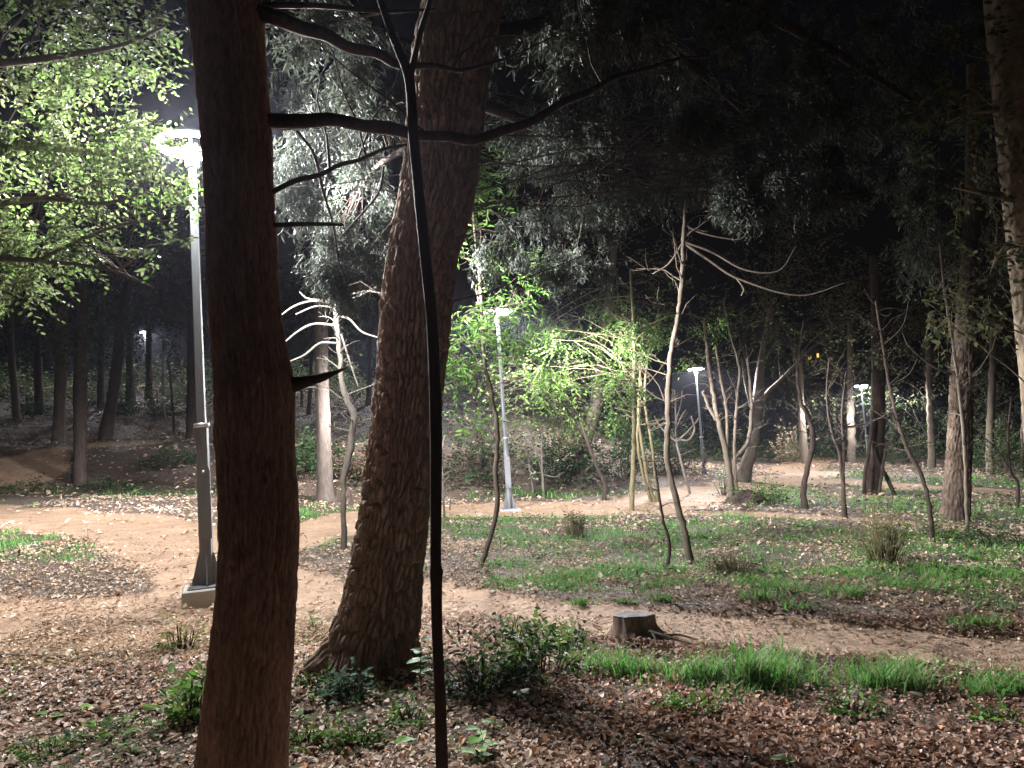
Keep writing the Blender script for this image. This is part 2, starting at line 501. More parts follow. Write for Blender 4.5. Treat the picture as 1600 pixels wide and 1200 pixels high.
# ------------------------------------------------------------------ lamp posts
def lathe(mb, prof, seg=24, origin=(0, 0, 0)):
    o = np.asarray(origin, float)
    th = np.linspace(0, 2 * math.pi, seg, endpoint=False)
    V = np.array([[(r * math.cos(a), r * math.sin(a), z) for a in th] for r, z in prof]).reshape(-1, 3) + o
    i = np.arange(len(prof) - 1)[:, None] * seg; j = np.arange(seg)[None]; j2 = (j + 1) % seg
    mb.add(V, None, np.stack([i + j, i + j2, i + seg + j2, i + seg + j], -1).reshape(-1, 4))
_LD = []
def lamp_data():
    # street-lamp optics: more light thrown outwards than straight down, so that the ground is lit evenly
    if _LD: return _LD[0]
    ld = bpy.data.lights.new('lamp_light', 'POINT'); ld.energy = LAMP_W / 6; ld.shadow_soft_size = .045; ld.color = (.95, .965, 1.0)
    ld.use_nodes = True; t = ld.node_tree; em = t.nodes['Emission']
    tc = nd(t, 'ShaderNodeTexCoord'); sx = nd(t, 'ShaderNodeSeparateXYZ'); t.links.new(tc.outputs['Normal'], sx.inputs[0])
    mr = nd(t, 'ShaderNodeMapRange'); mr.inputs[1].default_value = -1; mr.inputs[2].default_value = 1; t.links.new(sx.outputs[2], mr.inputs[0])
    rp = nd(t, 'ShaderNodeValToRGB'); t.links.new(mr.outputs[0], rp.inputs[0])
    e = rp.color_ramp.elements
    zs = [-1, -.8, -.6, -.45, -.36, -.28, -.18, -.05, .05, .3, 1]
    it = [(.042) * abs(z) ** -3.1 if z <= -.36 else None for z in zs]
    it[5], it[6], it[7], it[8], it[9], it[10] = .72, .40, .066, .030, .012, .006
    while len(e) < len(zs): e.new(.5)
    for el, z, v in zip(e, zs, it): el.position = (z + 1) / 2; el.color = (v, v, v, 1)
    t.links.new(rp.outputs[0], em.inputs['Strength'])
    _LD.append(ld)
    return ld
def lamp_post(loc, label, rz, hgt=4.72):
    t = thing('lamp_post', label, 'lamp post', loc, 'lamp posts along the park paths')
    t.rotation_euler = (0, 0, rz)
    mb = MB(); box(mb, (0, 0, -.08), .46, .46, .44, bev=.012); mb.build('footing', M_CONC, t, smooth=False)
    mb = MB(); box(mb, (0, 0, .149), .36, .36, .018, bev=.003); plate = mb.build('base_plate', M_METAL, t, smooth=False)
    for sx in (-1, 1):
        for sy in (-1, 1):
            mb = MB(); lathe(mb, [(.0, .21), (.011, .21), (.011, .18), (.022, .178), (.022, .158), (.0, .156)], 8, (sx * .145, sy * .145, 0))
            mb.build('bolt', M_BOLT, plate, smooth=False)
    for k in range(4):                                     # tapering stiffener plates at the foot
        mb = MB(); a = k * math.pi / 2; d = np.array([math.cos(a), math.sin(a), 0]); n = np.array([-d[1], d[0], 0]) * .007
        prof = [(.05, .158), (.145, .158), (.145, .172), (.074, .47), (.05, .47)]
        pts = [d * r + np.array([0, 0, z]) for r, z in prof]
        Vv = [q - n for q in pts] + [q + n for q in pts]
        mb.add(Vv, [(0, 1, 2), (0, 2, 3), (0, 3, 4), (5, 7, 6), (5, 8, 7), (5, 9, 8)], [(i, (i + 1) % 5, 5 + (i + 1) % 5, 5 + i)[::-1] for i in range(5)])
        mb.build('stiffener', M_METAL, t, smooth=False)
    mb = MB(); lathe(mb, [(.068, .158), (.066, .9), (.063, 1.76), (.0, 1.77)], 8); mb.build('lower_pole', M_METAL, t, smooth=False)
    mb = MB(); lathe(mb, [(.05, 1.745), (.078, 1.745), (.078, 1.785), (.05, 1.79)], 16); mb.build('collar', M_BOLT, t)
    mb = MB(); lathe(mb, [(.047, 1.77), (.043, 3.0), (.038, hgt - .12), (.0, hgt - .11)], 8); mb.build('upper_pole', M_METAL, t, smooth=False)
    # hinge cover: a plate with a round top on the lower pole
    mb = MB(); pr = [(-.062, .62), (.062, .62), (.062, 1.30)] + [(.062 * math.cos(a), 1.30 + .062 * math.sin(a)) for a in np.linspace(0, math.pi, 9)[1:-1]] + [(-.062, 1.30)]
    n_ = len(pr); Vv = [(x, -.086, z) for x, z in pr] + [(x, -.052, z) for x, z in pr]
    mb.add(Vv, [(0, i, i + 1) for i in range(1, n_ - 1)], [(i, n_ + i, n_ + (i + 1) % n_, (i + 1) % n_) for i in range(n_)])
    hc = mb.build('hinge_cover', M_METAL, t, smooth=False)
    mb = MB(); tube(mb, np.array([(0, -.084, 1.29), (0, -.102, 1.29)]), [.016, .016], 8); mb.build('bolt', M_BOLT, hc)
    # head: bracket, three spokes, dished cap and a ring of light below it
    mb = MB(); lathe(mb, [(.0, hgt - .24), (.062, hgt - .24), (.066, hgt - .22), (.066, hgt - .02), (.05, hgt), (.0, hgt)], 12); mb.build('head_bracket', M_METAL, t)
    for k in range(3):
        a = k * 2 * math.pi / 3 + .5
        mb = MB(); tube(mb, np.array([(0, 0, hgt - .015), (.33 * math.cos(a), .33 * math.sin(a), hgt + .012)]), [.017, .014], 6); mb.build('spoke', M_METAL, t)
    mb = MB(); lathe(mb, [(.272, hgt + .021), (.355, hgt + .021), (.362, hgt + .03), (.355, hgt + .045), (.32, hgt + .055), (.28, hgt + .045), (.272, hgt + .021)], 40)
    mb.build('lamp_cap', M_CAP, t)
    mb = MB(); th = np.linspace(0, 2 * math.pi, 40, endpoint=False)
    pr = [(.325 + .04 * math.cos(a), hgt - .005 + .026 * math.sin(a)) for a in np.linspace(0, 2 * math.pi, 8, endpoint=False)]
    Vv = np.array([[(r * math.cos(a), r * math.sin(a), z) for a in th] for r, z in pr]).reshape(-1, 3)
    q = [(i * 40 + j, i * 40 + (j + 1) % 40, ((i + 1) % 8) * 40 + (j + 1) % 40, ((i + 1) % 8) * 40 + j) for i in range(8) for j in range(40)]
    mb.add(Vv, None, np.array(q)[:, ::-1]); mb.build('light_ring', M_LED, t)
    for k in range(6):
        lo = bpy.data.objects.new('lamp_light', lamp_data()); COL.objects.link(lo); lo.parent = t
        lo.location = (.325 * math.cos(k * math.pi / 3 + .3), .325 * math.sin(k * math.pi / 3 + .3), hgt - .04)
    return t
def place_lamp(px, py, depth, label, rz):
    P = at(px, py, depth)
    lamp_post((P[0], P[1], float(G(P[0], P[1])) - (0 if depth < 10 else .13)), label, rz)
place_lamp(325, 936, 7.75, 'tall steel lamp post standing behind the smooth reddish trunk', .35)
place_lamp(797, 800, 17.7, 'steel lamp post on the sandy path beside the leafy sapling', .1)
place_lamp(1102, 755, 33.0, 'steel lamp post beside the clump of many bare stems', .5)
place_lamp(1359, 738, 44.5, 'steel lamp post partly hidden by the dark trunk by the far path', .2)
place_lamp(229, 600, 62.0, 'distant lamp post among the dark trunks up on the wooded slope', .2)
place_lamp(640, 600, 56.0, 'lamp post on the slope hidden behind the furrowed pine trunk', .2)

# ------------------------------------------------------------------ trees
def px_line(pts, depth, n, dz=0.0):
    """pts: (px, py, width_px[, depth offset]) -> smooth centre line and radii"""
    a = []
    for q in pts:
        d = depth + (q[3] if len(q) > 3 else 0)
        P = at(q[0], q[1], d)
        a.append([*P, q[2] * .5 * d / F])
    s = spline(np.array(a), n)
    return s[:, :3], np.maximum(s[:, 3], .002)
def worley_disp(cell_w, cell_h, depth, circ, jit=0, seed=0, pow_=1.0, edge=.26):
    nu = max(int(round(circ / cell_w)), 6)
    def f(th, s, r):
        u = th / (2 * math.pi) * nu
        v = s / cell_h
        u2 = u + .55 * (vnoise(u * .7, v * 1.3, 3 + seed) - .5) * sstep(0, .6, np.minimum(u, nu - u))
        v2 = v + .8 * (vnoise(np.cos(th) * 4 + 9, v * .9 + np.sin(th) * 4, 4 + seed) - .5)
        iu = np.floor(u2); iv = np.floor(v2)
        F1 = np.full(u.shape, 9.0); F2 = F1.copy(); idc = np.zeros(u.shape)
        for a in (-1, 0, 1):
            for b in (-1, 0, 1):
                cu = iu + a; cv = iv + b; cm = np.mod(cu, nu)
                dx = cu + .15 + .7 * hash2(cm, cv, 7 + seed) - u2; dy = cv + .1 + .8 * hash2(cm, cv, 8 + seed) - v2
                d = np.sqrt(dx * dx + dy * dy)
                new = d < F1
                F2 = np.where(new, F1, np.minimum(F2, d)); F1 = np.where(new, d, F1)
                idc = np.where(new, hash2(cm, cv, 9 + seed), idc)
        e = sstep(.0, edge, F2 - F1) ** pow_
        fine = fbm(np.cos(th) * nu * .9, s / cell_h * 3 + np.sin(th) * nu * .9, 12 + seed) - .5
        h = (e - .75) * depth + (idc - .5) * depth * .45 * e + fine * depth * .5
        c = (.78 + .44 * idc)[..., None] * np.array([1, .97, .94]) * (.9 + .25 * (fine + .5))[..., None]
        return h, c
    return f
def fibre_disp(depth, circ, seed=0):
    wd_ = worley_disp(.024, .13, depth * .9, circ, seed=13, edge=.35)
    knots = [(4.4, 1.35, .035, .016), (5.2, 1.72, .03, .018), (4.9, .62, .04, .012), (4.1, 2.35, .03, .014), (5.6, 2.6, .035, .014), (4.6, 3.1, .03, .012), (3.6, 1.9, .03, .014), (5.9, 1.1, .03, .015)]
    def f(th, s, r):
        h, c = wd_(th, s, r)
        a = np.cos(th) * circ * 5; b = np.sin(th) * circ * 5
        n2 = fbm(a * .35, s * 2.2 + b * .35, 44 + seed, 3) - .5
        n3 = fbm(a * 4 + 3, b * 4 + s * 12, 47 + seed, 3) - .5
        h = h + n2 * depth * 2.8 + n3 * depth * 1.0
        for kt, ks, kr, kh in knots:
            dd = np.hypot((np.mod(th - kt + math.pi, 2 * math.pi) - math.pi) * r, (s - ks) * .7)
            h = h + kh * np.exp(-(dd / kr) ** 2) - 1.5 * kh * np.exp(-(dd / (kr * .45)) ** 2)
        return h, c * (1 + .45 * n3 + .4 * n2)[..., None]
    return f
def lumps(depth, seed=0):
    def f(th, s, r):
        n = fbm(np.cos(th) * 1.5 + s * 6, np.sin(th) * 1.5 + s * 3, 60 + seed, 3) - .5
        return n * r * depth, (1 + .35 * n)[..., None] * np.ones(3)
    return f

GREEN = [(.075, .150, .026), (.10, .180, .035), (.055, .115, .022), (.13, .20, .05)]
BRIGHT = [(.080, .165, .034), (.105, .19, .042), (.058, .125, .026), (.13, .205, .06)]
FRESH = [(.10, .21, .04), (.125, .235, .05), (.08, .165, .034), (.15, .24, .07)]
OLIVE = [(.060, .072, .030), (.080, .090, .038), (.045, .055, .024), (.09, .085, .045)]
GREYG = [(.070, .082, .064), (.090, .104, .082), (.050, .060, .046), (.115, .125, .10)]
DKGREEN = [(.030, .060, .022), (.042, .075, .028), (.025, .045, .018)]
BROWNL = [(.12, .075, .045), (.16, .10, .06), (.09, .06, .04)]

def crown_anchors(spec, depth, r, per=14, tight=1.0):
    """clumped anchor points in picture-shaped lobes, each lobe at its own distance"""
    A = []; O = []; centres = []
    for lob in spec:
        cx, cy_, rx, ry, n = lob[:5]
        off = lob[5] if len(lob) > 5 else 0
        spread = lob[6] if len(lob) > 6 else max(rx, ry) * .5 * depth / F
        nc = max(2, int(n / per))
        a = r.random(nc) * 6.283; q = np.sqrt(r.random(nc))
        c = at(cx + rx * q * np.cos(a), cy_ + ry * q * np.sin(a), depth + off + spread * r.standard_normal(nc).clip(-1.6, 1.6) * .6)
        mid = at(cx, cy_, depth + off)
        k = r.integers(0, nc, n)
        rad = tight * .42 * math.sqrt(rx * ry) * depth / F * (.5 + 1.2 / math.sqrt(nc))
        P = c[k] + r.standard_normal((n, 3)) * rad * .55
        A.append(P); O.append(norm(P - mid) * .7 + rdir(n, r) * .6)
        centres.append(c)
    return np.concatenate(A), np.concatenate(O), np.concatenate(centres)
def twigs(lv, wd, A, O, r, tl, k, ls, tmpl, pal, droop=.25, wcol=(1, 1, 1), wr=.003, flat_=.6):
    """a thin twig at each anchor with k leaves along it"""
    n = len(A)
    D = norm(O + np.array([0, 0, -droop]))
    L = tl * (.6 + .8 * r.random(n))
    if wd is not None:
        s = norm(np.cross(D, rdir(n, r))); b = np.cross(D, s)
        V = []
        for tt, rr in ((0, wr), (1, wr * .4)):
            base = A + D * (L * tt)[:, None] - np.array([0, 0, 1]) * (L * tt * tt * droop * .3)[:, None]
            for a in (0, 2.09, 4.19):
                V.append(base + (math.cos(a) * s + math.sin(a) * b) * rr)
        V = np.stack(V, 1)
        q = np.array([(0, 1, 4, 3), (1, 2, 5, 4), (2, 0, 3, 5)])
        wd.add(V.reshape(-1, 3), None, (q[None] + (np.arange(n) * 6)[:, None, None]).reshape(-1, 4), wcol)
    f = (np.arange(k) + .6) / k
    P = A[:, None] + D[:, None] * (L[:, None] * f)[..., None] - np.array([0, 0, 1]) * (L[:, None] * f * f * droop * .3)[..., None]
    side = norm(np.cross(D, np.array([0, 0, 1.0]) + .4 * rdir(n, r)))
    sg = np.where(np.arange(k) % 2 == 0, 1, -1)
    LD = D[:, None] * .55 + side[:, None] * (sg[None, :, None] * .85) + .35 * rdir(n * k, r).reshape(n, k, 3) + np.array([0, 0, -droop * .6])
    NN = np.array([0, 0, flat_]) + .55 * rdir(n * k, r)
    m_ = n * k
    shade = np.repeat(pick(pal, n, r, .15), k, 0) * (1 + .15 * r.standard_normal((m_, 1))).clip(.6, 1.5)
    scatter(lv, P.reshape(-1, 3), LD.reshape(-1, 3), NN, ls * (.65 + .6 * r.random(m_)), tmpl, shade)
def branch_to(mb, P0, P1, r0, r1, r, sag=.12, seg=5, n=7, col=(1, 1, 1)):
    P0 = np.asarray(P0); P1 = np.asarray(P1)
    L = np.linalg.norm(P1 - P0)
    mid = (P0 + P1) / 2 + np.array([0, 0, sag * L]) + r.standard_normal(3) * L * .06
    q = spline(np.array([P0, mid, P1]), n) + np.concatenate([[np.zeros(3)], r.standard_normal((n - 2, 3)) * L * .012, [np.zeros(3)]])
    tube(mb, q, np.linspace(r0, r1, n), seg, col)

def tree(name, label, base, stems, bark, crown=None, kind='leaf', pal=GREEN, ls=.07, tl=.3, k=6, tmpl=DIAM, limbs=(), depth=None, group=None,
         seg=9, disp=None, n=None, seed=0, cat='tree', droop=.25, stem_name='trunk', br=.010, connect=True, sub=.15, limb_mat=None):
    """base: pixel of the foot; stems: lists of (px, py, width[, depth offset]) from the foot up"""
    r = np.random.default_rng(1000 + seed)
    if depth is None: depth = ground_depth(*base)
    org = at(base[0], base[1], depth)
    org[2] = float(G(org[0], org[1]))
    t = thing(name, label, cat, org, group)
    lines = []
    for i, st in enumerate(stems):
        nn = n or max(8, int(6 * len(st)))
        P, R = px_line(st, depth, nn)
        if seg < 12: R = R * .88
        if i == 0 or st[0][1] > base[1] - 40:
            foot = P[0].copy(); foot[2] = float(G(foot[0], foot[1])) - sub
            if foot[2] < P[0][2] - .01:
                P = np.concatenate([[foot], P]); R = np.concatenate([[R[0] * 1.08], R])
        if seg < 12:
            k0 = np.clip(np.arange(len(P)) / 3.0, 0, 1)[:, None]
            P = P + k0 * R[:, None] * .13 * r.standard_normal(P.shape)
        lines.append((P, R))
        mb = MB()
        dd = disp[i] if isinstance(disp, (list, tuple)) else disp
        tube(mb, P, R, seg, disp=dd or lumps(.35, seed + i))
        mb.build(stem_name, bark, t, org)
    for lb in limbs:
        P, R = px_line(lb, depth, max(8, 5 * len(lb)))
        mb = MB(); tube(mb, P, R, 6, disp=lumps(.4, seed + 7)); mb.build('branch', limb_mat or bark, t, org)
        lines.append((P, R))
    if seg < 12 and len(stems[0]) > 3:
        side = MB()
        for P, R in lines[:len(stems)]:
            zt = P[-1, 2] - P[0, 2]
            for _ in range(int(7 + 2 * len(P) ** .5)):
                j = int(len(P) * (.38 + .6 * r.random())); j = min(j, len(P) - 1)
                L = (.05 + .16 * r.random()) * max(zt, .6) * (1 - .4 * j / len(P))
                dr = norm(r.standard_normal(3) * np.array([1, 1, .3]) + np.array([0, 0, .55])); r0 = min(R[j] * .42, .011)
                e = P[j] + dr * L
                branch_to(side, P[j], e, r0, r0 * .35, r, .04, 4, 6)
                for _2 in range(3):
                    f2 = .35 + .6 * r.random(); q = P[j] * (1 - f2) + e * f2 + np.array([0, 0, .03 * L])
                    branch_to(side, q, q + norm(dr + .9 * rdir(1, r)[0]) * L * (.25 + .35 * r.random()), r0 * .5, r0 * .2, r, .03, 3, 4)
        o = side.build('side_twigs', limb_mat or bark, t, org); o['kind'] = 'stuff'
    if crown:
        A, O, cen = crown_anchors(crown, depth, r, 14 if kind == 'leaf' else 26, 1.0 if kind == 'leaf' else .72)
        lv = MB(); wd = MB()
        allP = np.concatenate([l[0] for l in lines])
        if connect:
            for c in cen:
                dz = np.linalg.norm(allP - c, axis=1) + np.where(allP[:, 2] > c[2] + .1, 1.5 * (allP[:, 2] - c[2]), 0)
                near = np.where(dz < dz.min() + .8)[0]; j = int(r.choice(near))
                branch_to(wd, allP[j], c, br, br * .35, r, .10 if kind == 'leaf' else .05, 4, 6)
        if kind == 'leaf':
            twigs(lv, wd, A, O, r, tl, k, ls, tmpl, pal, droop, wr=max(.0022, br * .25))
        else:
            nA = len(A)
            A = np.concatenate([A, A[::2] + .09 * r.standard_normal((len(A[::2]), 3))]); O = np.concatenate([O, O[::2]]); nA = len(A)
            D = O * np.array([.55, .55, .2]) + np.array([0, 0, -.95]) + .28 * rdir(nA, r)
            N_ = np.array([0, 0, .3]) + rdir(nA, r)
            scatter(lv, A, D, N_, ls * (.6 + .8 * r.random(nA)), SPRAY, pick(pal, nA, r))
        if wd.V:
            o = wd.build('twigs', limb_mat or bark, t, org); o['kind'] = 'stuff'
        o = lv.build('crown', M_LEAF if kind == 'leaf' else M_NEEDLE, t, org, smooth=False); o['kind'] = 'stuff'
    return t

# --- foreground trees
def W(rows):                                  # (y, left, right[, off]) -> (cx, y, width, off)
    return [((a[1] + a[2]) / 2, a[0], a[2] - a[1]) + tuple(a[3:]) for a in rows]
redrows = W([(1275, 290, 452), (1200, 307, 448), (1100, 320, 452), (1000, 333, 458), (900, 343, 462), (800, 346, 465), (700, 342, 459), (640, 338, 460), (600, 336, 459),
             (560, 334, 449), (500, 331, 440), (400, 327, 432), (300, 323, 427), (200, 317, 423), (100, 307, 413), (0, 297, 407), (-250, 285, 385), (-700, 290, 370)])
tree('conifer_tree', 'thick smooth reddish-brown trunk with a broken spike branch, in front of the lamp post', (371, 1255), [redrows], M_RED, depth=3.4,
     crown=[(520, 90, 80, 60, 170, 1.4, .5), (480, 10, 110, 50, 120, 1.2, .6), (980, 40, 160, 60, 160, 1.3, .5)], kind='conifer', pal=GREYG, ls=.15,
     limbs=[[(400, 188, 24), (470, 190, 21, .05), (520, 187, 20, .1), (560, 195, 19, .12), (610, 201, 19, .16), (650, 211, 18, .2), (700, 213, 17, .25), (740, 219, 16, .3), (790, 203, 15, .35), (830, 190, 14, .4), (880, 160, 13, .5), (920, 144, 11, .55), (960, 121, 9, .65), (1010, 108, 7, .8), (1060, 92, 5, .9), (1110, 88, 3, 1.0)],
            [(420, 303, 8.5), (460, 283, 8), (500, 273, 7.5, .1), (530, 258, 7, .15), (560, 250, 6, .2), (600, 233, 5, .25), (635, 226, 4, .3)],
            [(395, 20, 26), (430, 28, 23), (470, 44, 21, .1), (510, 55, 20, .15), (540, 72, 18, .2), (590, 84, 15, .25), (620, 101, 14, .3), (680, 103, 9, .4), (720, 110, 7, .5), (790, 92, 4, .7)],
            [(395, 8, 11), (500, 9, 9, .15), (600, 18, 7, .3), (680, 14, 4, .4)],
            [(425, 352, 8), (480, 350, 6.5, .05), (536, 351, 4.5, .08)],
            [(448, 604, 30), (475, 597, 20), (505, 589, 13, -.03), (541, 575, 2.5, -.08)],
            [(465, 205, 5, .1), (490, 240, 4.5, .2), (505, 300, 4, .3), (520, 350, 3.5, .35), (530, 410, 2.6, .4), (548, 458, 1.6, .4)],
            [(600, 260, 4, .4), (592, 300, 3.4, .4), (560, 340, 3, .45), (530, 372, 1.6, .5)]],
     seg=220, n=520, disp=fibre_disp(.008, 1.1), seed=1, br=.006, limb_mat=M_DARK)
pinerows = W([(1045, 482, 672), (1025, 500, 660), (1000, 515, 653), (950, 533, 656), (900, 546, 659), (800, 563, 669), (700, 577, 677), (600, 589, 691), (500, 596, 703),
              (400, 608, 713), (300, 626, 741), (200, 637, 753), (100, 647, 765), (0, 662, 783), (-250, 700, 800), (-600, 750, 830), (-900, 780, 830)])
def vn_per(x, y, per, seed):
    ix = np.floor(x); iy = np.floor(y); fx = x - ix; fy = y - iy
    fx = fx * fx * (3 - 2 * fx); fy = fy * fy * (3 - 2 * fy)
    x0 = np.mod(ix, per); x1 = np.mod(ix + 1, per)
    return (hash2(x0, iy, seed) * (1 - fx) + hash2(x1, iy, seed) * fx) * (1 - fy) + (hash2(x0, iy + 1, seed) * (1 - fx) + hash2(x1, iy + 1, seed) * fx) * fy
def pine_disp(th, s, r):
    """interlacing upright ridges, broken into plates by slanting cracks"""
    nu = 26; u = th / (2 * math.pi) * nu
    u = u + .5 * (vn_per(u * .5, s * 6, nu // 2, 30) - .5) + .25 * (vn_per(u, s * 22, nu, 34) - .5)
    v = s / .17
    wob = .05 * (fbm(np.cos(th) * 3 + s * 4, np.sin(th) * 3 + s * 7, 33, 3) - .5)
    h1, c1 = worley_disp(.037, .15, .040, 1.55, seed=2, edge=.34)(np.mod(th + wob, 2 * math.pi), s, r)
    big = sstep(.35, .65, vn_per(u * .5, s * 3.1, nu // 2, 41))
    n2 = .6 * vn_per(u * 2, v * 1.3, nu * 2, 35) + .4 * vn_per(u * 4, v * 3.4, nu * 4, 36)
    fine = fbm(u * 4, s * 55, 38, 3) - .5
    stri = vn_per(u * 5, s * 16, nu * 5, 39) - .5
    h = h1 * (.75 + .45 * big) + (np.abs(2 * n2 - 1) - .3) * .012 + fine * .010 + stri * .006
    c = c1 * (1 + .5 * fine + .35 * stri)[..., None] * (.88 + .22 * big)[..., None]
    fl = np.exp(-np.maximum(s - .15, 0) / .16)
    lob = np.maximum(0, np.cos(th * 5 + .6)) ** 2
    return h + fl * lob * .085, c
tree('pine_tree', 'leaning pine trunk with deep furrowed bark plates and flared roots', (582, 1035), [pinerows], M_PINE,
     crown=[(545, 330, 75, 110, 620, 2.4, .45), (525, 420, 46, 52, 320, 2.4, .35), (470, 230, 50, 120, 220, 1.0, .4), (600, 180, 60, 110, 240, 1.4, .5),
            (850, 120, 120, 110, 420, 1.4, .7), (980, 60, 180, 80, 420, 2.0, .7), (900, 260, 110, 90, 420, 2.4, .6), (820, 370, 70, 80, 300, 2.8, .5), (1060, 250, 90, 80, 320, 2.6, .6),
            (1165, 285, 50, 40, 320, 1.3, .3), (1200, 130, 150, 100, 420, 2.6, .7), (960, 370, 90, 70, 200, 3.2, .5),
            (1290, 268, 52, 46, 320, 1.6, .3), (1400, 190, 90, 80, 320, 3.5, .6), (1320, 80, 130, 80, 320, 3.0, .7), (1440, 275, 60, 32, 140, 2.2, .4), (1470, 60, 110, 80, 260, 3.6, .7), (1100, 30, 160, 60, 300, 1.6, .8), (1000, 170, 140, 70, 300, 2.2, .7), (1230, 210, 110, 60, 260, 2.6, .6), (840, 20, 130, 60, 240, .9, .6), (540, 110, 90, 90, 260, 2.0, .6)],
     kind='conifer', pal=[tuple(.6 * v for v in c) for c in GREYG], ls=.175,
     limbs=[[(690, 210, 14, .2), (640, 230, 11, .9), (580, 270, 8, 1.8), (540, 340, 5, 2.5)],
            [(750, 60, 34), (860, 40, 28, .7), (980, 60, 22, 1.5), (1090, 110, 16, 2.2), (1180, 190, 9, 2.8)],
            [(745, 160, 22, .2), (820, 190, 17, 1.2), (900, 235, 12, 2.1), (960, 310, 7, 2.9)],
            [(765, -60, 34), (950, -60, 28, 1.0), (1150, 0, 20, 2.0), (1300, 80, 13, 2.9), (1430, 160, 7, 3.5)]],
     seg=340, n=700, disp=pine_disp, seed=2, br=.007, limb_mat=M_DARK)
tree('sapling', 'slender dark straight sapling stem crossing in front of the furrowed pine trunk', (692, 1262),
     [W([(1262, 684, 704), (1200, 681, 700), (1100, 679, 697), (1000, 675, 692), (905, 672, 691), (895, 671, 693), (885, 672, 690), (800, 672, 690), (700, 672, 691), (600, 670, 689), (500, 666, 683), (400, 656, 673),
          (300, 646, 662), (200, 637, 653), (120, 631, 646), (60, 609, 621), (0, 589, 600), (-120, 552, 561)])], M_DARK, depth=3.3,
     limbs=[[(640, 125, 11), (652, 70, 9), (660, 40, 9), (672, 0, 8), (690, -120, 6)]], seg=20, n=160, disp=lumps(.16, 3), seed=3)
tree('plane_tree', 'pale mottled trunk with flaking bark by the leafless twigs at the wood edge', (1668, 925),
     [[(1672, 940, 84), (1660, 820, 76), (1642, 680, 70), (1632, 560, 70), (1621, 450, 70), (1606, 300, 70), (1590, 130, 70), (1578, 0, 70), (1560, -300, 62)]], M_FLAKE,
     limbs=[[(1605, 318, 18), (1570, 309, 9, -.1), (1520, 298, 6, -.2), (1450, 283, 3, -.3)], [(1592, 140, 16), (1560, 170, 9), (1520, 175, 6), (1480, 190, 4)], [(1610, 350, 22), (1585, 375, 14), (1560, 400, 7), (1548, 430, 4)]],
     crown=[(1480, 220, 90, 110, 110), (1540, 90, 70, 110, 130), (1530, 430, 60, 60, 40), (1440, 460, 60, 50, 30)], pal=OLIVE, ls=.085, tl=.3, k=5, tmpl=OVAL,
     seg=90, n=260, disp=worley_disp(.10, .13, .013, 1.5, seed=5), seed=4)
# --- broadleaf crown over the lamp on the left
tree('broadleaf_tree', 'broadleaf tree with fresh green leaves hanging round the brightest lamp', (-230, 1055),
     [[(-230, 1075, 66), (-225, 800, 52), (-210, 600, 48), (-190, 400, 44), (-180, 200, 38), (-170, 0, 32), (-160, -250, 20)]], M_GREY,
     limbs=[[(-195, 430, 26), (-60, 402, 16, -.1), (40, 406, 9, -.15), (110, 412, 6, -.2), (180, 424, 5, -.2), (215, 438, 4, -.2), (241, 450, 2.5, -.2)],
            [(180, 424, 4, -.2), (205, 410, 3, -.2), (218, 402, 2, -.2)], [(60, 407, 6, -.15), (140, 368, 5, -.1), (200, 350, 4, -.1), (262, 344, 2, -.1)],
            [(-190, 300, 24), (-60, 240, 15, .2), (60, 230, 10, .3), (170, 240, 6, .4), (250, 262, 3, .5)],
            [(-185, 180, 24), (-60, 110, 15, -.2), (80, 90, 10, -.3), (190, 70, 6, -.3), (260, 40, 3, -.2)],
            [(-190, 340, 22), (-60, 330, 14), (60, 310, 9), (160, 318, 6), (230, 300, 3)]],
     crown=[(60, 60, 110, 70, 170), (190, 50, 80, 60, 90), (40, 190, 90, 80, 170), (150, 170, 90, 70, 130, .2), (240, 160, 60, 50, 50, .4), (60, 320, 90, 80, 170), (180, 300, 70, 60, 80),
            (270, 250, 50, 50, 60, .5), (40, 410, 70, 40, 90), (110, 380, 80, 30, 60), (275, 395, 45, 22, 16, -.1), (30, 455, 30, 25, 16), (-120, 200, 100, 200, 240), (0, -60, 200, 60, 200)],
     pal=[(.085, .115, .042), (.10, .135, .052), (.07, .10, .033), (.125, .15, .07), (.095, .155, .04)], ls=.041, tl=.22, k=9, tmpl=OVAL, seg=20, seed=5, br=.005)

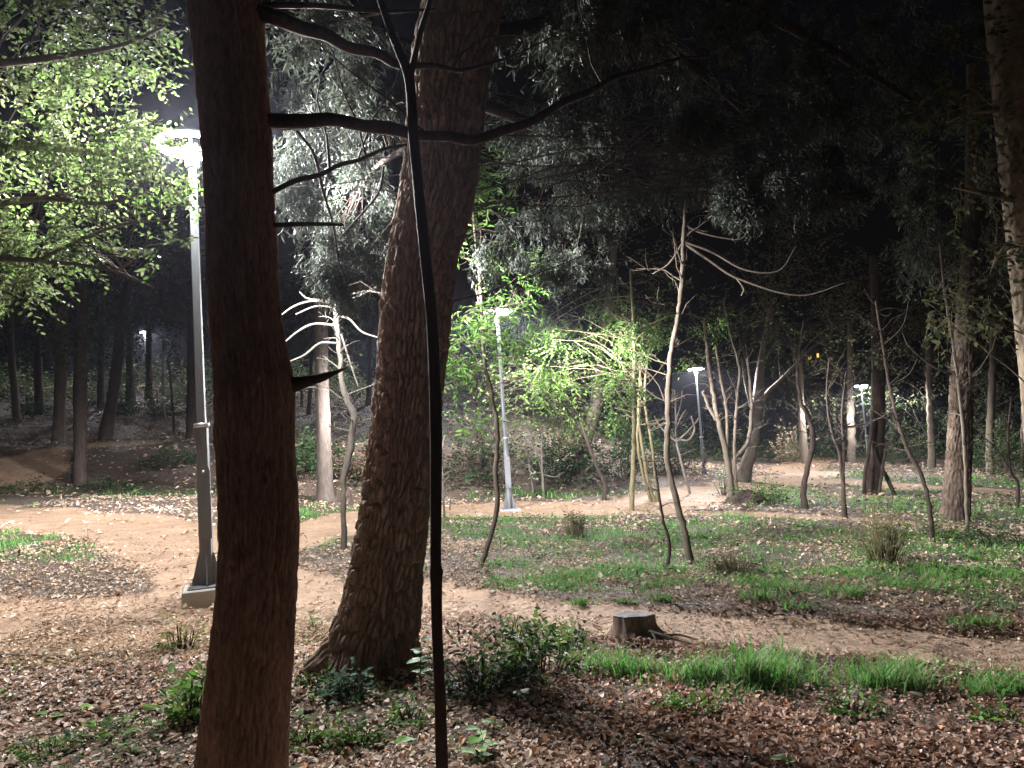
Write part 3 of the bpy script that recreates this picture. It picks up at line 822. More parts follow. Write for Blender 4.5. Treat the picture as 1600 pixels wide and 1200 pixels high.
# --- saplings and trees of the middle distance
tree('sapling', 'crooked sapling with rows of long bright green leaves beside the lamp post', (751, 881),
     [[(751, 883, 10), (762, 853, 9), (777, 790, 9), (774, 740, 9), (776, 707, 9), (777, 670, 9), (767, 610, 8), (757, 565, 7), (751, 450, 6), (746, 400, 5), (738, 320, 4), (735, 240, 3)]], M_GREY,
     crown=[(725, 545, 40, 30, 26), (712, 595, 30, 30, 22), (735, 670, 22, 14, 6), (790, 430, 50, 50, 40), (745, 350, 45, 50, 60), (770, 280, 50, 50, 60), (800, 500, 60, 45, 30), (830, 560, 60, 40, 26), (740, 480, 35, 35, 24)],
     pal=BRIGHT, ls=.10, tl=.32, k=8, tmpl=LANCE, seed=6, br=.005, droop=.15)
tree('sapling', 'pale leafless sapling with arched side branches left of the pine trunk', (538, 862),
     [[(538, 864, 11), (537, 798, 10), (537, 748, 11), (546, 707, 12), (552, 652, 12), (537, 610, 10), (531, 551, 9), (524, 477, 9), (520, 440, 7), (516, 380, 5)]], M_TWIG,
     limbs=[[(525, 536, 4), (500, 536, 3.5), (475, 555, 3), (446, 567, 2)], [(522, 508, 4), (490, 506, 3.5), (465, 518, 3), (441, 538, 2)], [(521, 474, 4), (490, 470, 3), (460, 478, 3), (437, 494, 2)],
            [(522, 481, 3), (495, 478, 2.6), (462, 491, 1.8)], [(529, 494, 4), (545, 498, 3.4), (565, 518, 3), (592, 528, 2)], [(533, 522, 4), (545, 560, 3), (555, 590, 2.5), (560, 605, 2)],
            [(524, 478, 4), (550, 460, 3.4), (575, 455, 3), (600, 459, 2)], [(524, 475, 3), (555, 465, 3), (590, 447, 2)], [(520, 470, 3), (480, 466, 2.5), (468, 456, 2)]], seed=7)
tree('forest_tree', 'straight pale trunk with flared foot standing by the bank behind the bare sapling', (510, 782),
     [[(510, 784, 34), (508, 765, 26), (507, 720, 24), (505, 660, 23), (503, 587, 21), (502, 500, 20), (500, 350, 18), (500, 150, 15)]], M_TRUNK, seg=16, n=60, disp=lumps(.25, 8), seed=8,
     crown=[(500, 520, 60, 40, 70, 0, .8), (560, 420, 50, 60, 70, 0, .8)], pal=DKGREEN, ls=.09, tl=.5)
tree('sapling', 'thin leafless tree with long drooping branches at its top', (1079, 879),
     [[(1079, 881, 16), (1071, 837, 12), (1052, 758, 11), (1042, 717, 10), (1044, 658, 10), (1044, 608, 10), (1050, 542, 9), (1060, 492, 8), (1066, 430, 8), (1068, 375, 7), (1069, 345, 5), (1072, 300, 3)]], M_GREY,
     limbs=[[(1068, 378, 4), (1110, 393, 3.4), (1165, 422, 3), (1217, 423, 2.4), (1244, 384, 1.5)], [(1069, 380, 4.5), (1105, 405, 4), (1150, 434, 3.4), (1250, 462, 2.6), (1326, 440, 1.5)],
            [(1066, 381, 3.5), (1045, 412, 3), (1020, 428, 2)], [(1069, 350, 3), (1090, 362, 2.6), (1130, 372, 2.2), (1160, 372, 2), (1172, 346, 1.2)], [(1150, 434, 2.6), (1162, 452, 2), (1158, 462, 1.4)]], seed=9)
tree('sapling', 'spindly dark stem leaning beside the foot of the drooping leafless tree', (1042, 890), [[(1042, 892, 7), (1046, 850, 6), (1037, 817, 5), (1029, 767, 4), (1022, 720, 3)]], M_DARK, seed=10)
tree('vine_tree', 'slim straight tree wrapped in bright green hanging vine leaves', (987, 796),
     [[(987, 798, 9), (990, 700, 8), (991, 617, 7.5), (992, 554, 7), (990, 500, 6), (985, 420, 4)]], M_OLIVE,
     crown=[(968, 600, 22, 70, 150, -.3, .25), (975, 530, 45, 30, 120, .4, .5), (930, 510, 90, 26, 170, 2.2, .8), (1040, 505, 90, 22, 150, 0, .6), (880, 545, 70, 36, 110, 2.0, .6), (960, 660, 20, 40, 34, -.2, .3), (850, 570, 70, 35, 60, 2.5, .6), (960, 450, 120, 40, 60, .5, .9)],
     pal=[tuple(.72 * v for v in c) for c in BRIGHT], ls=.075, tl=.30, k=8, seed=11, droop=.5)
tree('thicket_tree', 'clump of three thin crossing stems next to the vine-wrapped tree', (1020, 783),
     [[(1024, 785, 7), (1012, 750, 6), (1004, 700, 6), (998, 658, 5.5), (1000, 596, 5), (1006, 500, 4)], [(1017, 784, 6), (1003, 735, 5), (996, 683, 5), (1002, 600, 4), (990, 520, 3)], [(1027, 783, 6), (1019, 700, 5), (1008, 625, 4.5), (1012, 560, 4), (1030, 480, 3)]],
     M_OLIVE, stem_name='stem', crown=[(1040, 450, 110, 60, 90, 1, 1)], pal=OLIVE, ls=.09, tl=.4, seed=12)
tree('forest_tree', 'thick leaning pale-brown trunk at the edge of the dark thicket', (902, 754),
     [[(900, 756, 24), (910, 708, 20), (921, 671, 19), (930, 633, 18), (938, 570, 16), (950, 480, 13), (960, 380, 10)]], M_GREY, seg=14, n=50, seed=13,
     crown=[(860, 600, 100, 50, 340, -3, 1.6), (900, 440, 140, 90, 300, 1, 2), (840, 650, 80, 40, 200, -2, 1)], pal=OLIVE + GREEN, ls=.11, tl=.6)
tree('sapling', 'thin crooked stem leaning against the thick leaning pale-brown trunk', (944, 781), [[(944, 783, 9), (945, 758, 7), (933, 729, 7), (921, 700, 6), (908, 660, 4)]], M_DARK, seed=14)
tree('multi_stem_tree', 'clump of many bare stems rising from a dark root mound', (1146, 780),
     [[(1143, 782, 12), (1140, 742, 11), (1131, 692, 10), (1123, 662, 9), (1115, 617, 8), (1108, 575, 7), (1100, 500, 5)], [(1131, 690, 7), (1124, 664, 6), (1108, 637, 5.5), (1098, 612, 4)], [(1155, 784, 8), (1146, 721, 7), (1168, 692, 7), (1174, 630, 6), (1168, 560, 4)],
      [(1150, 782, 8), (1148, 700, 6), (1152, 617, 5), (1155, 575, 4.5), (1140, 520, 3.5), (1130, 470, 2.5)], [(1136, 700, 6), (1135, 640, 5.5), (1126, 590, 5), (1118, 540, 4)]],
     M_GREY, stem_name='stem', crown=[(1110, 560, 40, 16, 40, 0, .4), (1180, 480, 130, 80, 160, 2, 1.5)], pal=OLIVE + GREEN, ls=.09, tl=.45, seed=15)
tree('forest_tree', 'stout pale leaning trunk with a long bare limb, behind the many-stemmed clump', (1163, 750),
     [[(1160, 753, 26), (1166, 730, 21), (1175, 700, 18), (1181, 650, 17), (1184, 617, 15), (1190, 560, 10), (1205, 480, 7)]], M_PALE, seg=14, n=50, seed=16,
     limbs=[[(1182, 640, 8), (1200, 612, 6), (1217, 596, 5.5), (1242, 571, 5), (1267, 546, 4), (1284, 532, 3), (1330, 500, 2)], [(1178, 650, 6), (1165, 600, 4), (1160, 560, 3)]],
     crown=[(1270, 470, 120, 70, 220, 1, 2), (1180, 400, 140, 60, 180, 1, 2)], pal=OLIVE, ls=.12, tl=.6)
tree('sapling', 'bent dark young tree standing alone before the earth path', (1258, 794), [[(1258, 796, 13), (1256, 758, 10), (1269, 700, 9.5), (1267, 662, 8), (1252, 629, 7), (1246, 580, 5), (1256, 500, 4)]], M_DARK, seed=17,
     crown=[(1260, 500, 70, 60, 90, 0, .8)], pal=OLIVE, ls=.08, tl=.35)
tree('thicket_tree', 'pair of knobbly dark stems in front of the far path bend', (1319, 808),
     [[(1319, 810, 9), (1317, 742, 7), (1319, 700, 6), (1316, 650, 5), (1322, 580, 3)], [(1322, 806, 6), (1311, 708, 5.5), (1300, 675, 5), (1292, 620, 3.5), (1296, 560, 2.5)]], M_DARK, stem_name='stem',
     limbs=[[(1318, 668, 4), (1345, 664, 3), (1372, 655, 2)]], seed=18, crown=[(1320, 560, 60, 50, 70, 0, .7)], pal=OLIVE, ls=.08, tl=.35)
tree('forest_tree', 'dark bent trunk with thin stems leaning on it, hiding the last lamp', (1362, 775),
     [[(1360, 778, 27), (1366, 735, 23), (1370, 690, 21), (1372, 640, 20), (1372, 590, 19), (1370, 500, 16), (1365, 400, 12)]], M_DARK, seg=18, n=60, disp=worley_disp(.09, .25, .03, 1.3, seed=7), seed=19,
     limbs=[[(1404, 787, 7, -.6), (1385, 745, 7, -.4), (1367, 708, 6, -.3), (1362, 640, 4, -.2)], [(1350, 789, 6, -.8), (1351, 745, 6, -.7), (1358, 700, 6, -.5), (1366, 640, 4, -.4)], [(1372, 786, 5, -.9), (1378, 740, 5, -.8), (1384, 700, 4, -.8)]],
     crown=[(1390, 480, 110, 70, 200, 0, 1.5), (1330, 400, 120, 60, 160, 0, 1.5)], pal=OLIVE, ls=.11, tl=.5)
tree('sapling', 'thin stem slanting steeply towards the dark bent trunk', (1458, 846), [[(1458, 848, 9), (1450, 775, 7), (1437, 737, 7), (1417, 700, 6.5), (1400, 646, 6), (1387, 587, 5), (1377, 525, 4), (1368, 470, 3)]], M_DARK, seed=20,
     limbs=[[(1396, 600, 3), (1420, 585, 2), (1434, 560, 1.5)], [(1380, 540, 3), (1410, 510, 2), (1420, 470, 1.4)]])
tree('pine_tree', 'straight rough-barked trunk with a pale vine stem climbing beside it', (1494, 814),
     [[(1492, 820, 46), (1494, 790, 39), (1498, 721, 35), (1501, 650, 32), (1503, 580, 31), (1510, 504, 29), (1516, 420, 25), (1520, 300, 20), (1520, 100, 14)]], M_ROUGH, seg=110, n=220, disp=worley_disp(.07, .20, .045, 1.5, seed=9), seed=21, limb_mat=M_DARK,
     limbs=[[(1505, 590, 5), (1535, 560, 4), (1545, 520, 3)], [(1500, 590, 5), (1455, 570, 4), (1420, 540, 3), (1410, 520, 2)]],
     crown=[(1530, 330, 90, 90, 150, 0, 1.5), (1450, 400, 90, 70, 100, 0, 1.5)], kind='conifer', pal=GREYG, ls=.35)
tree('climbing_vine', 'long thin pale stem winding up in front of the rough-barked trunk', (1512, 833), [[(1512, 835, 7), (1510, 780, 6), (1508, 717, 6), (1502, 642, 5.5), (1496, 587, 5), (1483, 500, 4.5), (1475, 450, 4), (1468, 380, 3)]], M_GREY, seed=22,
     crown=[(1480, 480, 50, 50, 14, 0, .4), (1520, 470, 60, 60, 16, 0, .5)], pal=OLIVE, ls=.085, tl=.3, k=5, tmpl=OVAL, cat='vine')
tree('sapling', 'short kinked sapling in the grass right of the rough-barked trunk', (1590, 796), [[(1590, 798, 6), (1590, 754, 5), (1579, 737, 5), (1575, 683, 4), (1580, 620, 3)]], M_DARK, seed=23, limbs=[[(1578, 735, 3), (1560, 705, 2.5), (1540, 685, 2)]])
tree('forest_tree', 'mossy far trunk lit from one side behind the slanting thin stem', (1456, 727), [[(1456, 729, 14), (1455, 690, 12), (1453, 617, 11), (1450, 520, 9)]], M_GREY, seed=24, depth=42, crown=[(1430, 620, 70, 50, 150, 2, 2), (1470, 560, 80, 50, 150, 2, 2)], pal=OLIVE + DKGREEN, ls=.15, tl=.8)
tree('forest_tree', 'short pale far trunk beyond the bend of the path', (1331, 718), [[(1331, 720, 16), (1330, 680, 14), (1329, 600, 12), (1328, 500, 9)]], M_GREY, seed=25, depth=50, crown=[(1320, 600, 60, 50, 120, 2, 2)], pal=OLIVE, ls=.16, tl=.8)
tree('forest_tree', 'dim far trunk behind the brown brushwood heap', (1254, 705), [[(1257, 707, 14), (1253, 660, 12), (1250, 560, 10)]], M_GREY, seed=26, depth=48, crown=[(1240, 600, 70, 50, 150, 2, 2), (1220, 540, 90, 50, 150, 2, 2)], pal=OLIVE, ls=.16, tl=.8)
tree('sapling', 'white leafless sapling with knobbly upturned twigs in front of the third lamp', (1078, 770), [[(1078, 772, 5), (1066, 728, 4.5), (1057, 690, 4), (1056, 650, 3.5), (1054, 610, 2.5)]], M_PALE, seed=27,
     limbs=[[(1057, 685, 4), (1075, 688, 3.6), (1085, 672, 3.4), (1080, 650, 2.4)], [(1058, 690, 3), (1084, 664, 3), (1093, 652, 2)], [(1057, 668, 3), (1066, 648, 2.6), (1072, 640, 2)], [(1056, 690, 3), (1036, 672, 2.4), (1022, 650, 2)], [(1055, 660, 2.4), (1064, 630, 2), (1066, 610, 1.6)]])
tree('sapling', 'short dead stick of a sapling upright beside the slender dark stem', (694, 800), [[(694, 803, 4), (691, 740, 3.6), (690, 712, 3.6), (695, 680, 3)]], M_PALE, seed=28, depth=16.0, limbs=[[(703, 797, 2.5), (704, 775, 2), (703, 762, 1.6)]])
tree('shrub', 'small shrub with pale buds on upright twigs behind the path lamp', (838, 758), [[(832, 760, 3.5), (827, 728, 3), (823, 700, 3), (820, 668, 2)], [(848, 760, 3.5), (846, 700, 3), (847, 676, 2)], [(848, 740, 3), (838, 708, 3), (832, 690, 2.6), (826, 660, 1.8)]], M_PALE, stem_name='stem', depth=22.5,
     limbs=[[(840, 710, 2), (828, 705, 1.8), (816, 700, 1.4)], [(848, 738, 2), (838, 738, 1.8), (830, 732, 1.4)], [(850, 742, 2), (868, 745, 1.8), (880, 738, 1.4)]],
     crown=[(850, 735, 22, 12, 8, 0, .3), (826, 690, 12, 26, 7, 0, .3)], pal=[(.35, .36, .28), (.25, .30, .18)], ls=.10, tl=.15, k=3, seed=29, cat='shrub')

tree('forest_tree', 'dim straight trunk in the dark wood right of the rough-barked trunk', (1548, 742), [[(1548, 744, 15), (1547, 700, 13), (1549, 620, 12), (1552, 500, 10)]], M_GREY, seed=70, depth=34, crown=[(1560, 560, 80, 70, 220, 1, 2), (1520, 440, 110, 80, 220, 1, 2), (1590, 640, 60, 40, 120, 2, 1.5)], pal=OLIVE + DKGREEN, ls=.14, tl=.7)
tree('forest_tree', 'slender far trunk deepest in the wood beyond the kinked sapling', (1600, 738), [[(1602, 740, 12), (1600, 690, 10), (1603, 600, 9), (1605, 480, 7)]], M_DARK, seed=71, depth=40, crown=[(1600, 520, 90, 80, 220, 1, 2), (1480, 540, 90, 60, 180, 3, 2)], pal=OLIVE, ls=.15, tl=.8)
# --- trees on the slope to the left
BGT = [('dark straight trunk alone at the foot of the bank', (125, 755), [(125, 757, 23), (125, 690, 19), (125, 620, 19), (126, 540, 18), (126, 440, 15)], M_DARK, None),
       ('grey broad trunk at the top of the bank above the bend', (91, 690), [(91, 692, 20), (93, 640, 17), (95, 590, 17), (97, 480, 15)], M_GREY, None),
       ('dark trunk leaning uphill at the rim of the bank', (166, 686), [(165, 688, 22), (172, 640, 17), (179, 600, 17), (186, 540, 16), (196, 440, 13)], M_DARK, None),
       ('dark trunk with flared foot before the bright clearing', (203, 630), [(204, 633, 17), (204, 600, 12), (203, 560, 11), (203, 480, 10)], M_DARK, None),
       ('dark trunk leaning slightly at the middle of the bright clearing', (232, 624), [(232, 627, 14), (233, 600, 10), (232, 560, 9), (233, 480, 8)], M_DARK, None),
       ('dark trunk right beside the tallest lamp pole, up the slope', (299, 684), [(299, 686, 19), (300, 640, 17), (301, 580, 17), (303, 480, 15)], M_DARK, None),
       ('dim slender trunk highest on the shaded slope', (62, 650), [(62, 652, 14), (60, 600, 12), (58, 540, 11), (57, 460, 10)], M_DARK, 40),
       ('pale-footed trunk deep in the shaded slope', (26, 658), [(27, 661, 12), (23, 610, 11), (18, 560, 10), (16, 460, 9)], M_GREY, 38),
       ('black trunk half hidden behind the trunk leaning uphill', (158, 640), [(158, 643, 12), (158, 600, 11), (159, 540, 10), (160, 460, 9)], M_DARK, 44),
       ('skinny black sapling at the lower edge of the clearing', (271, 676), [(272, 678, 5), (270, 640, 3.5), (267, 600, 3), (262, 560, 2)], M_DARK, None),
       ('pale thin dead stick leaning on the slope', (258, 657), [(259, 658, 4), (255, 640, 3.4), (253, 628, 2.6)], M_PALE, None),
       ('pale birch-like trunk beyond the clearing', (256, 597), [(256, 599, 6), (255, 570, 5), (255, 530, 4)], M_PALE, 55),
       ('thin dark trunk behind the broken spike branch', (480, 690), [(480, 692, 9), (482, 650, 7), (485, 600, 6), (486, 540, 5)], M_DARK, 40),
       ('thin black trunk on the slope left of the pale straight trunk', (470, 668), [(470, 670, 6), (471, 640, 5), (472, 600, 4)], M_DARK, 46),
       ('dark trunk behind the fork of the bare sapling', (575, 640), [(575, 642, 10), (577, 600, 8), (578, 520, 7)], M_DARK, 45)]
for i, (lab, base, st, bk, dp) in enumerate(BGT):
    big = st[0][2] > 8
    tree('slope_tree' if big else 'sapling', lab, base, [st], bk, depth=dp, seg=12, n=26, seed=40 + i, group='trees on the wooded slope', br=.02,
         crown=[(st[-1][0], 420, 75, 80, 170, 0, 1.6), (st[-1][0] - 30, 520, 60, 25, 50, 0, 1.2)] if big else None, pal=DKGREEN, ls=.16, tl=.8, k=6)

# ------------------------------------------------------------------ bushes
def bush(label, px, py, rx, ry, n, pal, ls, tmpl=DIAM, depth=None, seed=0, dry=False, name='bush', k=6, tl=.35):
    r = np.random.default_rng(3000 + seed)
    depth = depth or ground_depth(px, py)
    org = at(px, py, depth); org[2] = float(G(org[0], org[1]))
    t = thing(name, label, 'bush', org)
    sx = rx * depth / F; sz = ry * depth / F
    wd = MB(); lv = MB()
    nst = 26 if not dry else 90
    ends = []
    for i in range(nst):
        a = r.random() * 6.283; q = math.sqrt(r.random())
        e = org + np.array([sx * q * math.cos(a), sx * .7 * q * math.sin(a), sz * (.55 + .6 * r.random()) * (1.15 - .55 * q * q)])
        s = org + np.array([sx * .35 * q * math.cos(a), sx * .25 * q * math.sin(a), -.06])
        branch_to(wd, s, e, .006 + .002 * sz, .002, r, .06, 4, 6)
        ends.append((s, e))
    S = np.array([e[0] for e in ends]); E = np.array([e[1] for e in ends])
    o = wd.build('stems', M_OLIVE if dry else M_DARK, t, org); o['kind'] = 'stuff'
    j = r.integers(0, nst, n); f = (.15 + .85 * r.random(n))[:, None]
    A = S[j] * (1 - f) + E[j] * f + r.standard_normal((n, 3)) * np.array([sx, sx * .7, sz * .6]) * .16
    A[:, 2] = np.maximum(A[:, 2], G(A[:, 0], A[:, 1]) + .02)
    twigs(lv, None, A, norm(A - org) + .5 * rdir(n, r), r, tl, k, ls, tmpl, pal, .2)
    o = lv.build('foliage', M_LEAF, t, org, smooth=False); o['kind'] = 'stuff'
    return t
BUSHES = [('dark bush on the bank behind the pale straight trunk', 475, 748, 70, 65, 380, DKGREEN, .12), ('dark spreading bush left of the path lamp', 610, 752, 70, 70, 380, DKGREEN + BROWNL, .12),
          ('brown-leaved bush right behind the path lamp', 735, 757, 75, 85, 520, [(.05, .035, .025), (.07, .05, .035)] + DKGREEN, .12), ('dark bush between the path lamp and the leaning pale-brown trunk', 860, 752, 75, 90, 520, DKGREEN, .12),
          ('dark green bush behind the vine-wrapped tree', 970, 746, 65, 85, 460, DKGREEN, .12), ('brown bush at the foot of the third lamp', 1052, 740, 50, 60, 340, [(.06, .042, .03)] + DKGREEN, .13),
          ('leafy ivy mound at the foot of the stout pale leaning trunk', 1186, 786, 46, 30, 260, DKGREEN + GREEN, .07), ('pale-leaved small plant in front of the many-stemmed clump', 1130, 772, 16, 36, 40, [(.30, .33, .27), (.2, .26, .18)], .08),
          ('green bush left of the brown brushwood heap', 1195, 700, 40, 40, 200, DKGREEN + OLIVE, .15), ('green bush beyond the path bend', 1305, 690, 40, 45, 200, DKGREEN + GREEN, .15),
          ('wide dark bush behind the rough-barked trunk', 1530, 735, 80, 50, 260, DKGREEN, .15), ('dark bush behind the slanting thin stem', 1415, 728, 50, 60, 240, OLIVE + DKGREEN, .15),
          ('dark ivy clump beside the foot of the rough-barked trunk', 1460, 838, 60, 22, 150, DKGREEN + GREEN, .06), ('dark ivy patch at the right of the rough-barked trunk', 1550, 850, 60, 25, 170, DKGREEN, .06),
          ('dark low bush up the bank beside the lamp pole', 270, 728, 50, 22, 180, DKGREEN, .10), ('low bush at the bank foot behind the lone dark trunk', 190, 765, 70, 14, 160, DKGREEN, .09),
          ('dark bush on the shaded slope behind the broad grey trunk', 60, 650, 40, 26, 200, DKGREEN, .14), ('dark bush on the slope between the leaning trunk and the clearing', 190, 650, 36, 22, 200, DKGREEN, .14), ('round dark bush below the bright clearing', 262, 650, 30, 16, 150, DKGREEN, .13), ('dark bush high at the shaded end of the slope', 10, 625, 40, 30, 180, DKGREEN, .16),
          ('dark bush in the wood beyond the kinked sapling', 1590, 745, 50, 60, 220, DKGREEN + OLIVE, .14),
          ('leafy low plant at the bank foot under the sandy bend', 40, 768, 70, 12, 140, DKGREEN, .09)]
for i, (lab, x, y, rx, ry, n, pal, ls) in enumerate(BUSHES):
    bush(lab, x, y, rx, ry, n, pal, ls, seed=i)
bush('brown heap of dry brushwood beside the far path bend', 1238, 722, 36, 50, 120, [(.22, .15, .11), (.30, .22, .16)], .16, seed=31, dry=True, tl=.3)
bush('wispy dry olive bush in the grass before the slanting thin stem', 1382, 880, 46, 80, 130, [(.13, .13, .06), (.18, .17, .08)], .05, LANCE, seed=32, dry=True, tl=.2)
bush('low brown dead bush in the grass right of the drooping leafless tree', 1150, 895, 40, 30, 90, BROWNL + OLIVE, .05, LANCE, seed=33, dry=True, tl=.15)
bush('dry twiggy tuft in the grass before the vine-wrapped tree', 900, 838, 22, 34, 60, OLIVE + BROWNL, .06, LANCE, seed=34, dry=True, tl=.15)
bush('dark low evergreen shrub beside the foot of the pine', 748, 1085, 84, 60, 100, [(.045, .075, .034), (.08, .13, .06), (.14, .15, .12), (.09, .08, .065), (.09, .16, .05)], .048, OVAL, seed=35, name='shrub', tl=.16, k=6)
bush('low green shrub at the edge of the trodden path', 850, 1055, 80, 70, 130, GREEN + DKGREEN, .055, OVAL, seed=36, name='shrub', tl=.16)
bush('bright leafy plant against the foot of the smooth reddish trunk', 302, 1130, 32, 62, 40, FRESH, .075, OVAL, seed=37, name='shrub', tl=.12, k=5)
bush('small yellow-green plant beside the lamp footing', 285, 1018, 30, 40, 30, [(.16, .17, .05), (.13, .15, .04)], .055, LANCE, seed=38, name='shrub', tl=.12, k=5)
for i, (lab, x, y, rx, ry, n_, ls) in enumerate([('small green weed in the litter between the two big trunks', 500, 1075, 26, 24, 26, .04), ('low weed patch at the right foot of the reddish trunk', 480, 1165, 30, 26, 30, .042), ('weed patch in front of the blue-green plant', 560, 1165, 44, 24, 44, .04),
        ('little weed close to the slender dark stem', 640, 1130, 26, 26, 24, .045), ('weedy sprigs along the path edge before the dark evergreen shrub', 790, 1010, 50, 40, 40, .04), ('low weeds at the near path edge left of the stump', 890, 1010, 40, 36, 34, .04),
        ('green weeds in the grey litter left of the reddish trunk', 160, 1150, 60, 20, 36, .04), ('leafy weeds beneath the big lush grass tuft', 1090, 1110, 50, 22, 44, .04), ('weedy clump below the broad grass tuft', 1330, 1115, 50, 26, 40, .04), ('small weed on the litter near the last grass tuft', 1560, 1130, 40, 22, 30, .04),
        ('pale weed growing by the fallen grey branch', 60, 1180, 50, 18, 34, .04)]):
    bush(lab, x, y, rx, ry, n_, FRESH + GREEN + [(.10, .15, .10)], ls, OVAL, seed=50 + i, name='weed', tl=.08, k=5)
bush('low blue-green plant in front of the pine roots', 545, 1095, 36, 34, 60, [(.09, .15, .10), (.07, .12, .08)], .05, OVAL, seed=39, name='shrub', tl=.10, k=5)

# dense undergrowth closing the view far off
for lab, x0, x1, y0, y1, hgt_, n_ in [('dark tangled undergrowth along the crest of the wooded slope', -42, 4, 44, 62, 2.6, 9000), ('dark tangled undergrowth closing the far side of the wood', 4, 48, 50, 72, 4.5, 9000)]:
    r = np.random.default_rng(int(hgt_ * 100)); ug = MB()
    x = x0 + (x1 - x0) * r.random(n_); y = y0 + (y1 - y0) * r.random(n_)
    top = hgt_ * sstep(.35, .65, fbm(x * .22, y * .22, 111))
    kk = top > .25; x, y, top = x[kk], y[kk], top[kk]; n2 = len(x)
    P = np.stack([x, y, G(x, y) + top * r.random(n2)], -1)
    twigs(ug, None, P, rdir(n2, r) + np.array([0, 0, .3]), r, .7, 5, .20, DIAM, DKGREEN + OLIVE, .2)
    tag(ug.build('undergrowth', M_LEAF, smooth=False), lab, 'undergrowth', kind='stuff')
# ------------------------------------------------------------------ stump
so = gpt(990, 985); so[2] = float(G(so[0], so[1])) - .02
st = thing('tree_stump', 'low sawn tree stump with grey top on the trodden path', 'stump', so)
def stump_profile():
    mb = MB()
    sg = 90; rows = np.linspace(0, 1, 14)
    th = np.linspace(0, 2 * math.pi, sg, endpoint=False)
    Vv = []; Cc = []
    for h in rows:
        fl = 1 + .42 * (1 - h) ** 2.2
        r_ = .158 * fl * (1 + .09 * np.cos(th * 3 + 1) + .05 * np.cos(th * 7 + h) + .22 * (fbm(np.cos(th) * 6, np.sin(th) * 6 + h * .5, 71) - .5) + .16 * (fbm(np.cos(th) * 16, np.sin(th) * 16 + h * 1.5, 72) - .5))
        root = .10 * (1 - h) ** 3 * np.maximum(0, np.cos(th * 4 + .5)) ** 3
        z = -.06 + (.205 + .012 * np.cos(th + 2)) * h
        Vv.append(np.stack([(r_ + root) * np.cos(th), (r_ + root) * np.sin(th), z], -1))
        Cc.append((.75 + .5 * fbm(np.cos(th) * 9, np.sin(th) * 9 + h, 73))[:, None] * np.ones(3))
    Vv = np.concatenate(Vv); i = np.arange(13)[:, None] * sg; j = np.arange(sg)[None]; j2 = (j + 1) % sg
    mb.add(Vv, None, np.stack([i + j, i + j2, i + sg + j2, i + sg + j], -1).reshape(-1, 4), np.concatenate(Cc))
    top = Vv[-sg:]
    t2 = MB(); c = top.mean(0)
    rings = [top * f + c * (1 - f) + np.array([0, 0, .004 + .006 * math.sin(f * 9)]) for f in (1.0, .97, .8, .6, .4, .2)]
    R_ = np.concatenate(rings + [c[None] + np.array([0, 0, .006])])
    i = np.arange(5)[:, None] * sg
    t2.add(R_, [(5 * sg + a, 5 * sg + (a + 1) % sg, 6 * sg) for a in range(sg)], np.stack([i + j, i + j2, i + sg + j2, i + sg + j], -1).reshape(-1, 4))
    return mb, t2
a_, b_ = stump_profile()
a_.build('stump_bark', M_PINE, st)
m, t_, p = mat('sawn_wood_grey'); 
tcn = nd(t_, 'ShaderNodeTexCoord'); wv = nd(t_, 'ShaderNodeTexWave', wave_type='RINGS', rings_direction='Z'); wv.inputs['Scale'].default_value = 22; wv.inputs['Distortion'].default_value = 3
t_.links.new(tcn.outputs['Object'], wv.inputs[0])
cc = ramp(t_, wv.outputs[0], [(.2, (.085, .075, .075)), (.8, (.15, .135, .135))])
cc = mulcol(t_, cc, ramp(t_, noise_node(t_, 14, 5).outputs[0], [(.3, (.55, .53, .53)), (.7, (1.1, 1.08, 1.08))]))
t_.links.new(cc, p.inputs['Base Color']); p.inputs['Roughness'].default_value = .9; p.inputs['Specular IOR Level'].default_value = .08; bump(t_, p, wv.outputs[0], .5, .004)
b_.build('cut_face', m, st)
for i, pl in enumerate([[(.10, -.17, .05), (.20, -.26, .03), (.30, -.31, .0), (.42, -.36, -.03)], [(.12, -.17, .05), (.13, -.27, .0), (.11, -.36, -.03)], [(.2, -.24, .03), (.33, -.23, .02), (.46, -.27, -.02)]]):
    mb = MB(); tube(mb, spline(np.array(pl), 10), np.linspace(.012, .005, 10), 6, disp=lumps(.5, i)); mb.build('root', M_PALE, st)

# root mound under the many-stemmed clump
ro = gpt(1168, 787)
mb = MB(); sg, nr = 40, 14
th = np.linspace(0, 2 * math.pi, sg, endpoint=False); Vv = []
for k_ in range(nr):
    ph = k_ / (nr - 1) * math.pi / 2
    rr = math.cos(ph) * (1 + .9 * (fbm(np.cos(th) * 2.5, np.sin(th) * 2.5 + ph * 2, 81) - .5) + .9 * (fbm(np.cos(th) * 5, np.sin(th) * 5 + ph * 5, 82) - .5))
    Vv.append(np.stack([.62 * rr * np.cos(th), .40 * rr * np.sin(th), (.40 * math.sin(ph) - .1) * (1 + 1.3 * (fbm(np.cos(th) * 3 + ph * 2, np.sin(th) * 3, 83) - .5))], -1))
Vv = np.concatenate(Vv); i = np.arange(nr - 1)[:, None] * sg; j = np.arange(sg)[None]; j2 = (j + 1) % sg
mb.add(Vv + ro, None, np.stack([i + j, i + j2, i + sg + j2, i + sg + j], -1).reshape(-1, 4))
o = mb.build('root_mound', M_DARK, None, ro); tag(o, 'rugged dark root mound at the foot of the many-stemmed clump', 'root mound')

